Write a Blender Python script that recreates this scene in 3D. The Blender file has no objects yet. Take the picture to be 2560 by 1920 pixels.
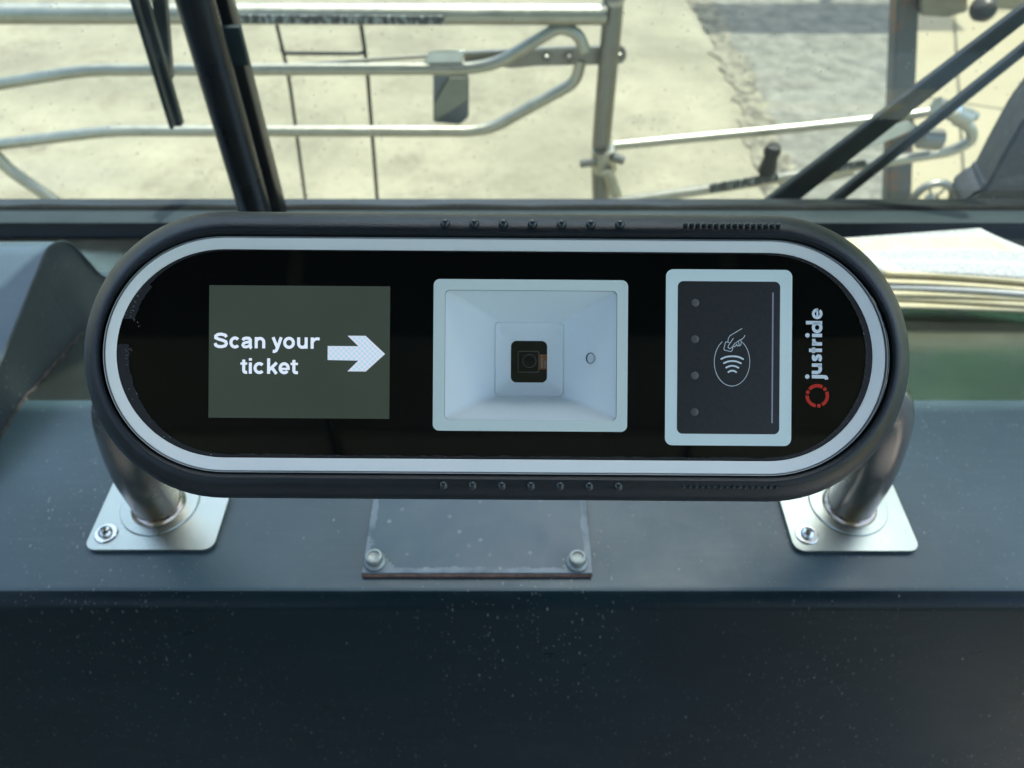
import bpy, bmesh, math, random
from mathutils import Vector, Matrix
random.seed(7)
S = bpy.context.scene
COL = S.collection
R = math.radians

# ------------------------------------------------------------------ camera
PITCH = R(46.0)                    # looking down at the dashboard
FPX = 1900.0                       # focal length in photo pixels (2560 wide)
cd = bpy.data.cameras.new('camera')
cd.sensor_fit = 'HORIZONTAL'; cd.sensor_width = 36.0
cd.lens = 36.0 * FPX / 2560.0
cd.clip_start = 0.01; cd.clip_end = 500
cam = bpy.data.objects.new('camera', cd); COL.objects.link(cam)
cam.location = (0, 0, 0); cam.rotation_euler = (math.pi / 2 - PITCH, 0, 0)
S.camera = cam
cd.dof.use_dof = True; cd.dof.focus_distance = 0.276; cd.dof.aperture_fstop = 13.0

# ------------------------------------------------------------------ sky, sun, exposure
SUN_EL, SUN_ROT = R(74.0), R(28.0)
w = bpy.data.worlds.new('World'); S.world = w; w.use_nodes = True
nt = w.node_tree; bg = nt.nodes['Background']
sky = nt.nodes.new('ShaderNodeTexSky'); sky.sky_type = 'NISHITA'; sky.sun_disc = False
sky.sun_elevation = SUN_EL; sky.sun_rotation = SUN_ROT; sky.dust_density = 3.0; sky.air_density = 1.2
nt.links.new(sky.outputs[0], bg.inputs[0]); bg.inputs[1].default_value = 0.15
sl = bpy.data.lights.new('sun', 'SUN'); sl.energy = 2.1; sl.angle = R(0.5); sl.color = (1.0, 0.96, 0.88)
so = bpy.data.objects.new('sun', sl); COL.objects.link(so)
sd = Vector((math.sin(SUN_ROT) * math.cos(SUN_EL), math.cos(SUN_ROT) * math.cos(SUN_EL), math.sin(SUN_EL)))
so.rotation_euler = sd.to_track_quat('Z', 'Y').to_euler()
S.view_settings.view_transform = 'Standard'; S.view_settings.look = 'None'
S.view_settings.exposure = 1.95; S.view_settings.gamma = 1.0
try:
    S.cycles.use_denoising = True; S.cycles.denoiser = 'OPENIMAGEDENOISE'
    S.cycles.max_bounces = 10; S.cycles.transparent_max_bounces = 12
    S.cycles.caustics_reflective = False; S.cycles.caustics_refractive = False
    S.cycles.sample_clamp_indirect = 6.0
except Exception: pass

# ------------------------------------------------------------------ measuring helpers (photo measurements -> metres)
FV = Vector((0, math.cos(PITCH), -math.sin(PITCH)))
UV = Vector((0, math.sin(PITCH), math.cos(PITCH)))
def ray(px, py): return Vector((1, 0, 0)) * ((px - 1280) / FPX) + UV * ((960 - py) / FPX) + FV
def onY(px, py, Y): r = ray(px, py); return r * (Y / r.y)
def onZ(px, py, Z): r = ray(px, py); return r * (Z / r.z)
def onX(px, py, X): r = ray(px, py); return r * (X / r.x)
def onP(px, py, p0, n): r = ray(px, py); return r * (p0.dot(n) / r.dot(n))

# ------------------------------------------------------------------ materials
def mat(name, col, rough=0.5, metal=0.0, spec=0.5, col2=None, nscale=40, bump=0.0, bscale=300, rvar=0.0, coat=0.0, emis=None, estr=0.0, ior=None):
    m = bpy.data.materials.new(name); m.use_nodes = True
    t = m.node_tree; b = t.nodes['Principled BSDF']
    b.inputs['Base Color'].default_value = (*col, 1); b.inputs['Roughness'].default_value = rough
    b.inputs['Metallic'].default_value = metal; b.inputs['Specular IOR Level'].default_value = spec
    b.inputs['Coat Weight'].default_value = coat; b.inputs['Coat Roughness'].default_value = 0.08
    if ior: b.inputs['IOR'].default_value = ior
    tc = t.nodes.new('ShaderNodeTexCoord')
    if col2 is not None or rvar:
        n = t.nodes.new('ShaderNodeTexNoise'); n.inputs['Scale'].default_value = nscale
        n.inputs['Detail'].default_value = 6; n.inputs['Roughness'].default_value = 0.65
        t.links.new(tc.outputs['Object'], n.inputs['Vector'])
        if col2 is not None:
            mx = t.nodes.new('ShaderNodeValToRGB')
            mx.color_ramp.elements[0].position = 0.35; mx.color_ramp.elements[1].position = 0.68
            mx.color_ramp.elements[0].color = (*col, 1); mx.color_ramp.elements[1].color = (*col2, 1)
            t.links.new(n.outputs[0], mx.inputs[0]); t.links.new(mx.outputs[0], b.inputs['Base Color'])
        if rvar:
            mr = t.nodes.new('ShaderNodeMapRange')
            mr.inputs[1].default_value = 0.3; mr.inputs[2].default_value = 0.7
            mr.inputs[3].default_value = max(0.02, rough - rvar); mr.inputs[4].default_value = rough + rvar
            t.links.new(n.outputs[0], mr.inputs[0]); t.links.new(mr.outputs[0], b.inputs['Roughness'])
    if bump:
        n2 = t.nodes.new('ShaderNodeTexNoise'); n2.inputs['Scale'].default_value = bscale; n2.inputs['Detail'].default_value = 3
        bp = t.nodes.new('ShaderNodeBump'); bp.inputs['Strength'].default_value = bump; bp.inputs['Distance'].default_value = 0.001
        t.links.new(tc.outputs['Object'], n2.inputs['Vector']); t.links.new(n2.outputs[0], bp.inputs['Height'])
        t.links.new(bp.outputs[0], b.inputs['Normal'])
    if emis:
        b.inputs['Emission Color'].default_value = (*emis, 1); b.inputs['Emission Strength'].default_value = estr
    return m

def N(t, kind, **kw):
    n = t.nodes.new(kind)
    for k, v in kw.items(): setattr(n, k, v)
    return n
def mixcol(t, fac, a, b):
    m = t.nodes.new('ShaderNodeMix'); m.data_type = 'RGBA'
    if isinstance(fac, float): m.inputs[0].default_value = fac
    else: t.links.new(fac, m.inputs[0])
    for i, v in ((6, a), (7, b)):
        if isinstance(v, tuple): m.inputs[i].default_value = (*v, 1)
        else: t.links.new(v, m.inputs[i])
    return m.outputs[2]
def math_(t, op, a, b=None, clamp=False):
    m = t.nodes.new('ShaderNodeMath'); m.operation = op; m.use_clamp = clamp
    for i, v in ((0, a), (1, b)):
        if v is None: continue
        if isinstance(v, (int, float)): m.inputs[i].default_value = v
        else: t.links.new(v, m.inputs[i])
    return m.outputs[0]
def noise(t, vec, scale, detail=4, rough=0.6):
    n = t.nodes.new('ShaderNodeTexNoise'); n.inputs['Scale'].default_value = scale
    n.inputs['Detail'].default_value = detail; n.inputs['Roughness'].default_value = rough
    t.links.new(vec, n.inputs['Vector']); return n.outputs[0]
def mapped(t, vec, scale=(1, 1, 1), rot=(0, 0, 0)):
    m = t.nodes.new('ShaderNodeMapping'); m.inputs['Scale'].default_value = scale; m.inputs['Rotation'].default_value = rot
    t.links.new(vec, m.inputs[0]); return m.outputs[0]
def mrange(t, v, a, b, c=0.0, d=1.0):
    m = t.nodes.new('ShaderNodeMapRange')
    for i, x in ((1, a), (2, b), (3, c), (4, d)): m.inputs[i].default_value = x
    t.links.new(v, m.inputs[0]); return m.outputs[0]
def specks(t, vec, scale, size, keep):
    """small grit: a fraction of voronoi cells carry a speck"""
    v = t.nodes.new('ShaderNodeTexVoronoi'); v.inputs['Scale'].default_value = scale
    t.links.new(vec, v.inputs['Vector'])
    near = math_(t, 'LESS_THAN', v.outputs['Distance'], size)
    sep = t.nodes.new('ShaderNodeSeparateColor'); t.links.new(v.outputs['Color'], sep.inputs[0])
    k = math_(t, 'LESS_THAN', sep.outputs[0], keep)
    amp = math_(t, 'MULTIPLY', math_(t, 'MULTIPLY', near, k), mrange(t, sep.outputs[1], 0, 1, 0.25, 1.0))
    return amp

def dash_material(name, col, rough, coat=0.0, dust=1.0, smr=0.22, spec=0.5):
    m = bpy.data.materials.new(name); m.use_nodes = True; t = m.node_tree; b = t.nodes['Principled BSDF']
    tc = t.nodes.new('ShaderNodeTexCoord'); v = tc.outputs['Object']
    big = mrange(t, noise(t, v, 9, 5, 0.6), 0.35, 0.7)
    c1 = mixcol(t, big, tuple(x * 0.86 for x in col), tuple(x * 1.18 for x in col))
    smear = mrange(t, noise(t, mapped(t, v, (6, 60, 20), (0, 0, 0.5)), 3, 6, 0.7), 0.52, 0.8)
    c2 = mixcol(t, math_(t, 'MULTIPLY', smear, smr), c1, (0.30, 0.34, 0.36))
    dens = mrange(t, noise(t, v, 7, 3, 0.6), 0.42, 0.66, 0.10, 1.0)
    s1 = math_(t, 'MULTIPLY', specks(t, mapped(t, v, (1.5, 0.8, 0.7)), 230, 0.20, 0.22), dens)
    s2 = math_(t, 'MULTIPLY', specks(t, mapped(t, v, (1, 1.3, 0.8), (0.3, 0.2, 0.9)), 520, 0.24, 0.16), dens)
    s3 = specks(t, mapped(t, v, (1.6, 1, 0.9), (0.1, 0.5, 0.4)), 120, 0.11, 0.05)
    sp = math_(t, 'MULTIPLY', math_(t, 'ADD', math_(t, 'ADD', s1, s2), s3, True), 0.55 * dust)
    c3 = mixcol(t, sp, c2, (0.42, 0.43, 0.40))
    # hairline scratches
    wv = noise(t, mapped(t, v, (0.7, 1.5, 1.9), (0.2, 0.1, 0.3)), 2.0, 0, 0.3)
    line = math_(t, 'LESS_THAN', math_(t, 'ABSOLUTE', math_(t, 'SUBTRACT', wv, 0.5)), 0.00035)
    brk = mrange(t, noise(t, v, 14, 2), 0.48, 0.6)
    c4 = mixcol(t, math_(t, 'MULTIPLY', math_(t, 'MULTIPLY', line, brk), 0.03 * dust), c3, (0.3, 0.31, 0.31))
    t.links.new(c4, b.inputs['Base Color'])
    rr = mrange(t, noise(t, v, 28, 6, 0.7), 0.3, 0.7, rough - 0.07, rough + 0.09)
    t.links.new(rr, b.inputs['Roughness'])
    b.inputs['Coat Weight'].default_value = coat; b.inputs['Coat Roughness'].default_value = 0.12; b.inputs['Specular IOR Level'].default_value = spec
    bp = t.nodes.new('ShaderNodeBump'); bp.inputs['Strength'].default_value = 0.12; bp.inputs['Distance'].default_value = 0.0006
    t.links.new(noise(t, v, 900, 2), bp.inputs['Height']); t.links.new(bp.outputs[0], b.inputs['Normal'])
    return m

def steel_material(name, col, rough, brush=(1, 1, 40), stain=None, aniso=0.0):
    m = bpy.data.materials.new(name); m.use_nodes = True; t = m.node_tree; b = t.nodes['Principled BSDF']
    b.inputs['Metallic'].default_value = 1.0
    tc = t.nodes.new('ShaderNodeTexCoord'); v = tc.outputs['Object']
    f = noise(t, mapped(t, v, brush), 60, 5, 0.7)
    blot = mrange(t, noise(t, v, 35, 5, 0.65), 0.35, 0.7)
    c = mixcol(t, blot, tuple(x * 0.9 for x in col), col)
    if stain: c = mixcol(t, mrange(t, noise(t, v, 22, 4, 0.6), 0.52, 0.75, 0, 0.55), c, stain)
    t.links.new(c, b.inputs['Base Color'])
    t.links.new(mrange(t, math_(t, 'ADD', math_(t, 'MULTIPLY', f, 0.6), math_(t, 'MULTIPLY', blot, 0.4)), 0.2, 0.8, rough - 0.08, rough + 0.12), b.inputs['Roughness'])
    bp = t.nodes.new('ShaderNodeBump'); bp.inputs['Strength'].default_value = 0.12; bp.inputs['Distance'].default_value = 0.0004
    t.links.new(f, bp.inputs['Height']); t.links.new(bp.outputs[0], b.inputs['Normal'])
    return m

M = {}
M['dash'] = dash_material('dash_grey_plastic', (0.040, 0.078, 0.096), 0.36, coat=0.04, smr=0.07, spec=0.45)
M['dash_shaded'] = dash_material('dash_plastic_shaded', (0.003, 0.012, 0.016), 0.34, dust=0.7, smr=0.02, spec=0.22)  # same plastic as the top; its shade is put into this darker colour
M['dash_back'] = dash_material('dash_back_gloss', (0.40, 0.45, 0.40), 0.12, dust=0.06, smr=0.03)
M['dash_back'].node_tree.nodes['Principled BSDF'].inputs['Metallic'].default_value = 0.96
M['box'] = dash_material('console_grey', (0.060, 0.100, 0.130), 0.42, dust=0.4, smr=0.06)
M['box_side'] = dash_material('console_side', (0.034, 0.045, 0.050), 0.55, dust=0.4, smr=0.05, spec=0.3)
M['plate'] = steel_material('brushed_plate', (0.42, 0.475, 0.45), 0.33, (80, 3, 3), stain=(0.34, 0.37, 0.32))
M['tube'] = steel_material('brushed_tube', (0.46, 0.39, 0.325), 0.21, (3, 3, 60))
M['screw'] = steel_material('screw_steel', (0.72, 0.75, 0.74), 0.22)
M['galv'] = mat('galvanised_bolt', (0.28, 0.32, 0.31), 0.5, 0.7, col2=(0.38, 0.42, 0.40), nscale=300)
M['rack'] = steel_material('rack_steel', (0.36, 0.365, 0.31), 0.42, stain=(0.22, 0.22, 0.17))
M['rack_dull'] = steel_material('rack_dull', (0.20, 0.205, 0.185), 0.42, stain=(0.14, 0.135, 0.11))
M['rack_pale'] = mat('rack_pale_plate', (0.42, 0.47, 0.45), 0.3, 0.8, col2=(0.54, 0.60, 0.58), nscale=20)
M['rubber'] = mat('matte_black_rubber', (0.004, 0.008, 0.011), 0.38, spec=0.45, rvar=0.05, nscale=60, bump=0.25, bscale=1800)
M['stud'] = mat('black_stud', (0.02, 0.03, 0.032), 0.25, rvar=0.05)
M['black'] = mat('black_trim', (0.008, 0.010, 0.012), 0.35, rvar=0.08, nscale=30)
M['post_paint'] = mat('post_black_paint', (0.003, 0.005, 0.008), 0.30, spec=0.4, col2=(0.006, 0.008, 0.010), rvar=0.08, nscale=25)
M['wiper'] = mat('wiper_black', (0.006, 0.009, 0.009), 0.42, spec=0.4, col2=(0.012, 0.015, 0.014), nscale=50, rvar=0.1)
M['frame_grey'] = mat('frame_grey_paint', (0.020, 0.036, 0.040), 0.55, spec=0.3, col2=(0.034, 0.052, 0.056), nscale=12, bump=0.1)
M['glassblack'] = mat('gloss_black_glass', (0.0006, 0.0015, 0.002), 0.04, rvar=0.025, spec=0.42, col2=(0.0018, 0.0030, 0.0033), nscale=26)
M['ring'] = mat('diffuser_white', (0.76, 0.80, 0.77), 0.38, col2=(0.80, 0.84, 0.80), nscale=30, bump=0.05)
M['ring_grey'] = mat('ring_grey', (0.30, 0.33, 0.34), 0.3)
M['print'] = mat('white_print', (0.66, 0.76, 0.70), 0.12, col2=(0.69, 0.79, 0.73), nscale=18)
M['print2'] = mat('white_print_blue', (0.72, 0.85, 0.81), 0.12, col2=(0.75, 0.87, 0.83), nscale=18)
M['funnel'] = mat('funnel_white', (0.84, 0.90, 0.90), 0.55, col2=(0.86, 0.91, 0.91), nscale=25, bump=0.08, bscale=900)
M['adhesive'] = None
M['glyph'] = mat('logo_white', (0.72, 0.80, 0.82), 0.2)
M['red'] = mat('logo_red', (0.55, 0.03, 0.018), 0.25)
M['pad'] = mat('reader_pad', (0.018, 0.021, 0.022), 0.28, col2=(0.026, 0.029, 0.030), nscale=500, bump=0.2, bscale=2500)
M['led'] = mat('unlit_led', (0.085, 0.082, 0.08), 0.4, col2=(0.12, 0.118, 0.115), nscale=300)
M['padline'] = mat('pad_line', (0.35, 0.35, 0.40), 0.3)
M['window_dark'] = mat('scanner_window', (0.010, 0.014, 0.010), 0.12)
M['lens'] = mat('lens_black', (0.004, 0.005, 0.004), 0.08)
M['module_edge'] = mat('module_edge', (0.16, 0.15, 0.15), 0.4)
M['flex'] = mat('flex_orange', (0.22, 0.075, 0.02), 0.35, col2=(0.28, 0.10, 0.03), nscale=400)
M['flexprint'] = mat('flex_print', (0.36, 0.30, 0.24), 0.4)
M['rust'] = mat('rusty_edge', (0.045, 0.032, 0.026), 0.8, col2=(0.14, 0.075, 0.055), nscale=160, bump=0.5, bscale=600)
M['paper'] = None
M['cream'] = mat('cream_paper', (0.62, 0.55, 0.33), 0.7, col2=(0.70, 0.63, 0.42), nscale=60, bump=0.2, bscale=200)
M['paper_white'] = mat('plain_paper', (0.55, 0.56, 0.53), 0.7, col2=(0.6, 0.61, 0.58), nscale=60)
M['roof'] = mat('cabin_ceiling', (0.25, 0.26, 0.23), 0.6, col2=(0.29, 0.29, 0.26), nscale=4)
M['cabin'] = mat('cabin_grey', (0.46, 0.48, 0.45), 0.6, col2=(0.50, 0.51, 0.48), nscale=5)
M['bark'] = mat('bark', (0.10, 0.075, 0.05), 0.9, col2=(0.16, 0.12, 0.09), nscale=20, bump=0.6, bscale=40)
M['leaf'] = mat('leaf_green', (0.10, 0.32, 0.03), 0.5, col2=(0.17, 0.45, 0.05), nscale=3)

def mk_adhesive():
    m = bpy.data.materials.new('adhesive_black'); m.use_nodes = True; t = m.node_tree; b = t.nodes['Principled BSDF']
    v = t.nodes.new('ShaderNodeTexCoord').outputs['Object']
    g = mrange(t, noise(t, v, 1600, 3, 0.8), 0.45, 0.75)
    c = mixcol(t, g, (0.002, 0.003, 0.003), (0.016, 0.016, 0.014))
    c = mixcol(t, specks(t, v, 1400, 0.25, 0.06), c, (0.45, 0.45, 0.42))
    t.links.new(c, b.inputs['Base Color']); b.inputs['Roughness'].default_value = 0.6
    return m
M['adhesive'] = mk_adhesive()

def mk_screen():
    m = bpy.data.materials.new('lcd_backlight'); m.use_nodes = True; t = m.node_tree; b = t.nodes['Principled BSDF']
    v = t.nodes.new('ShaderNodeTexCoord').outputs['Object']
    b.inputs['Base Color'].default_value = (0.02, 0.022, 0.018, 1); b.inputs['Roughness'].default_value = 0.12
    n = mrange(t, noise(t, v, 12, 2), 0.3, 0.7, 0.85, 1.12)
    b.inputs['Emission Color'].default_value = (0.0078, 0.0110, 0.0090, 1)
    t.links.new(n, b.inputs['Emission Strength'])
    return m
M['screen'] = mk_screen()
def mk_pixels():
    m = bpy.data.materials.new('lcd_lit_arrow'); m.use_nodes = True; t = m.node_tree; b = t.nodes['Principled BSDF']
    v = t.nodes.new('ShaderNodeTexCoord').outputs['Object']
    n = t.nodes.new('ShaderNodeTexChecker'); n.inputs['Scale'].default_value = 1050
    n.inputs['Color1'].default_value = (0.28, 0.48, 0.58, 1); n.inputs['Color2'].default_value = (0.50, 0.48, 0.58, 1)
    t.links.new(v, n.inputs['Vector']); t.links.new(n.outputs[0], b.inputs['Emission Color'])
    b.inputs['Emission Strength'].default_value = 0.36; b.inputs['Base Color'].default_value = (0.02, 0.02, 0.02, 1)
    return m
M['arrow'] = mk_pixels()
M['text'] = mat('lcd_lit_text', (0.02, 0.02, 0.02), 0.2, emis=(0.36, 0.42, 0.50), estr=0.5)

def mk_pane(name, tint, gloss_rough, dirt, ior=1.5):
    m = bpy.data.materials.new(name); m.use_nodes = True; t = m.node_tree
    for n in list(t.nodes): t.nodes.remove(n)
    out = t.nodes.new('ShaderNodeOutputMaterial'); tr = t.nodes.new('ShaderNodeBsdfTransparent'); gl = t.nodes.new('ShaderNodeBsdfGlossy')
    df = t.nodes.new('ShaderNodeBsdfDiffuse'); df.inputs[0].default_value = (0.6, 0.62, 0.58, 1)
    tr.inputs[0].default_value = (*tint, 1); gl.inputs['Roughness'].default_value = gloss_rough
    # Schlick reflectance on |N.I|, the same from both sides of the sheet
    ge = t.nodes.new('ShaderNodeNewGeometry'); dp = t.nodes.new('ShaderNodeVectorMath'); dp.operation = 'DOT_PRODUCT'
    t.links.new(ge.outputs['Normal'], dp.inputs[0]); t.links.new(ge.outputs['Incoming'], dp.inputs[1])
    r0_ = ((ior - 1) / (ior + 1)) ** 2
    fres = math_(t, 'ADD', math_(t, 'MULTIPLY', math_(t, 'POWER', math_(t, 'SUBTRACT', 1.0, math_(t, 'ABSOLUTE', dp.outputs['Value'])), 5.0), 1 - r0_), r0_, True)
    m1 = t.nodes.new('ShaderNodeMixShader'); t.links.new(fres, m1.inputs[0]); t.links.new(tr.outputs[0], m1.inputs[1]); t.links.new(gl.outputs[0], m1.inputs[2])
    v = t.nodes.new('ShaderNodeTexCoord').outputs['Object']
    d = math_(t, 'ADD', mrange(t, noise(t, v, 3, 6, 0.7), 0.4, 0.75, 0.2 * dirt, dirt), math_(t, 'MULTIPLY', specks(t, v, 160, 0.16, 0.2), 0.35 * (dirt > 0)))
    m2 = t.nodes.new('ShaderNodeMixShader'); t.links.new(d, m2.inputs[0]); t.links.new(m1.outputs[0], m2.inputs[1]); t.links.new(df.outputs[0], m2.inputs[2])
    t.links.new(m2.outputs[0], out.inputs[0]); return m
M['windscreen'] = mk_pane('windscreen_glass', (0.93, 0.97, 0.93), 0.0, 0.026)
M['clear'] = mk_pane('clear_cover', (0.97, 0.99, 0.99), 0.02, 0.0)

# ------------------------------------------------------------------ building helpers
def tag(o, label=None, cat=None, group=None, kind=None):
    if label: o['label'] = label
    if cat: o['category'] = cat
    if group: o['group'] = group
    if kind: o['kind'] = kind
    return o
def empty(name, loc, label, cat, group=None, rot=None):
    o = bpy.data.objects.new(name, None); COL.objects.link(o); o.location = loc; o.empty_display_size = 0.02
    if rot is not None: o.matrix_world = Matrix.Translation(loc) @ rot.to_4x4()
    return tag(o, label, cat, group)
def link(name, me, m, parent=None, smooth=True, local=False):
    """link a mesh; vertices are in world space unless local=True"""
    if m is not None and not me.materials: me.materials.append(m)
    if smooth:
        for p in me.polygons: p.use_smooth = True
        try: me.set_sharp_from_angle(angle=R(38))
        except Exception: pass
    o = bpy.data.objects.new(name, me); COL.objects.link(o)
    if parent is not None:
        if not local:
            mw = world_of(parent)
            me.transform(mw.inverted())
        o.parent = parent
    return o
def world_of(o):
    m = o.matrix_basis.copy()
    while o.parent: o = o.parent; m = o.matrix_basis @ m
    return m
def from_bm(name, bm, m, parent=None, smooth=True, local=False):
    me = bpy.data.meshes.new(name); bmesh.ops.recalc_face_normals(bm, faces=bm.faces[:]); bm.to_mesh(me); bm.free()
    return link(name, me, m, parent, smooth, local)
def box_bm(x0, x1, y0, y1, z0, z1, bev=0.0, seg=2, bm=None):
    b = bm or bmesh.new()
    vs = [b.verts.new(c) for c in ((x0,y0,z0),(x1,y0,z0),(x1,y1,z0),(x0,y1,z0),(x0,y0,z1),(x1,y0,z1),(x1,y1,z1),(x0,y1,z1))]
    fs = [b.faces.new([vs[i] for i in f]) for f in ((0,3,2,1),(4,5,6,7),(0,1,5,4),(1,2,6,5),(2,3,7,6),(3,0,4,7))]
    if bev:
        es = list({e for f in fs for e in f.edges})
        bmesh.ops.bevel(b, geom=es, offset=bev, segments=seg, profile=0.6, affect='EDGES')
    return b
def smooth_path(pts, n=8):
    """Catmull-Rom through points"""
    P = [Vector(p) for p in pts]; out = []
    for i in range(len(P) - 1):
        a = P[i - 1] if i else P[0] * 2 - P[1]; b = P[i]; c = P[i + 1]; d = P[i + 2] if i + 2 < len(P) else P[-1] * 2 - P[-2]
        for k in range(n):
            t = k / n
            out.append(0.5 * ((2*b) + (c-a)*t + (2*a-5*b+4*c-d)*t*t + (3*b-a-3*c+d)*t*t*t))
    out.append(P[-1]); return out
def round_path(pts, rad, n=8):
    """polyline with rounded corners"""
    P = [Vector(p) for p in pts]; out = [P[0]]
    for i in range(1, len(P) - 1):
        a, b, c = P[i-1], P[i], P[i+1]
        r = min(rad, (a-b).length * 0.48, (c-b).length * 0.48)
        p0 = b + (a-b).normalized() * r; p1 = b + (c-b).normalized() * r
        for k in range(n + 1):
            t = k / n; out.append(p0*(1-t)**2 + b*2*t*(1-t) + p1*t*t)
    out.append(P[-1]); return out
def tube_bm(path, rad, n=20, bm=None, caps=True):
    b = bm or bmesh.new(); P = [Vector(p) for p in path]
    T = []
    for i in range(len(P)):
        d = (P[min(i+1, len(P)-1)] - P[max(i-1, 0)]); T.append(d.normalized())
    up = Vector((0, 0, 1)) if abs(T[0].z) < 0.9 else Vector((1, 0, 0))
    nrm = (up - T[0] * up.dot(T[0])).normalized(); rings = []
    for i, p in enumerate(P):
        nrm = (nrm - T[i] * nrm.dot(T[i])).normalized(); bi = T[i].cross(nrm)
        r = rad[i] if isinstance(rad, (list, tuple)) else rad
        rings.append([b.verts.new(p + (nrm * math.cos(a) + bi * math.sin(a)) * r) for a in (2*math.pi*k/n for k in range(n))])
    for A, B in zip(rings, rings[1:]):
        for k in range(n): b.faces.new((A[k], A[(k+1) % n], B[(k+1) % n], B[k]))
    if caps: b.faces.new(rings[0][::-1]); b.faces.new(rings[-1])
    return b
def lathe_bm(prof, n=32, origin=Vector((0,0,0)), axis=Vector((0,0,1)), bm=None, sides=None):
    """prof: list of (r, h)"""
    b = bm or bmesh.new(); q = Vector((0,0,1)).rotation_difference(axis.normalized()); rings = []
    for r, h in prof:
        if r < 1e-7: rings.append([b.verts.new(origin + q @ Vector((0,0,h)))])
        else: rings.append([b.verts.new(origin + q @ Vector((r*math.cos(2*math.pi*k/n), r*math.sin(2*math.pi*k/n), h))) for k in range(n)])
    for A, B in zip(rings, rings[1:]):
        if len(A) == 1 and len(B) == 1: continue
        for k in range(n):
            k2 = (k+1) % n
            if len(A) == 1: b.faces.new((A[0], B[k], B[k2]))
            elif len(B) == 1: b.faces.new((A[k], A[k2], B[0]))
            else: b.faces.new((A[k], A[k2], B[k2], B[k]))
    return b
def fill_mesh(name, loops, thick=0.0):
    """2-D outline(s) with holes -> flat or extruded mesh in the local xy plane (z from -thick to 0)"""
    cu = bpy.data.curves.new(name, 'CURVE'); cu.dimensions = '2D'; cu.fill_mode = 'BOTH'
    cu.extrude = thick / 2
    for lp in loops:
        sp = cu.splines.new('POLY'); sp.points.add(len(lp) - 1)
        for p, q in zip(sp.points, lp): p.co = (q[0], q[1], 0, 1)
        sp.use_cyclic_u = True
    o = bpy.data.objects.new(name, cu); me = bpy.data.meshes.new_from_object(o)
    bpy.data.objects.remove(o); bpy.data.curves.remove(cu)
    me.transform(Matrix.Translation((0, 0, -thick / 2))); return me
def rrect(x0, x1, y0, y1, r, n=8):
    pts = []
    for cx, cy, a0 in ((x1-r, y1-r, 0), (x0+r, y1-r, 90), (x0+r, y0+r, 180), (x1-r, y0+r, 270)):
        for k in range(n + 1):
            a = R(a0 + 90 * k / n); pts.append((cx + r*math.cos(a), cy + r*math.sin(a)))
    return pts
def grid_loft(rings, bm=None, close=True, cap0=False, cap1=False):
    b = bm or bmesh.new(); V = [[b.verts.new(p) for p in r] for r in rings]; n = len(V[0])
    for A, B in zip(V, V[1:]):
        for k in range(n if close else n - 1): b.faces.new((A[k], A[(k+1) % n], B[(k+1) % n], B[k]))
    if cap0: b.faces.new(V[0][::-1])
    if cap1: b.faces.new(V[-1])
    return b
def stroke(pts, wd, caps='round', n=6):
    """outline of a thick 2-D polyline"""
    P = [Vector((p[0], p[1])) for p in pts]; L, Rr = [], []
    h = wd / 2
    for i, p in enumerate(P):
        a = (p - P[i-1]).normalized() if i else (P[1] - p).normalized()
        c = (P[i+1] - p).normalized() if i < len(P)-1 else a
        t = (a + c).normalized() if (a + c).length > 1e-6 else a
        nn = Vector((-t.y, t.x)); k = h / max(0.5, nn.dot(Vector((-a.y, a.x))))
        L.append(p + nn*k); Rr.append(p - nn*k)
    out = [tuple(v) for v in L]
    def cap(c, d0):
        a0 = math.atan2(d0.y, d0.x)
        return [(c.x + h*math.cos(a0 - math.pi*k/n), c.y + h*math.sin(a0 - math.pi*k/n)) for k in range(1, n)]
    if caps == 'round': out += cap(P[-1], L[-1] - P[-1])
    out += [tuple(v) for v in Rr[::-1]]
    if caps == 'round': out += cap(P[0], Rr[0] - P[0])
    return out
def arc(cx, cy, r, a0, a1, n=16, ry=None):
    ry = ry or r
    return [(cx + r*math.cos(R(a0 + (a1-a0)*k/n)), cy + ry*math.sin(R(a0 + (a1-a0)*k/n))) for k in range(n+1)]
def copy_obj(o, parent, loc=None):
    c = o.copy(); COL.objects.link(c); c.parent = parent
    if loc is not None: c.location = loc
    return c

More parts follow.
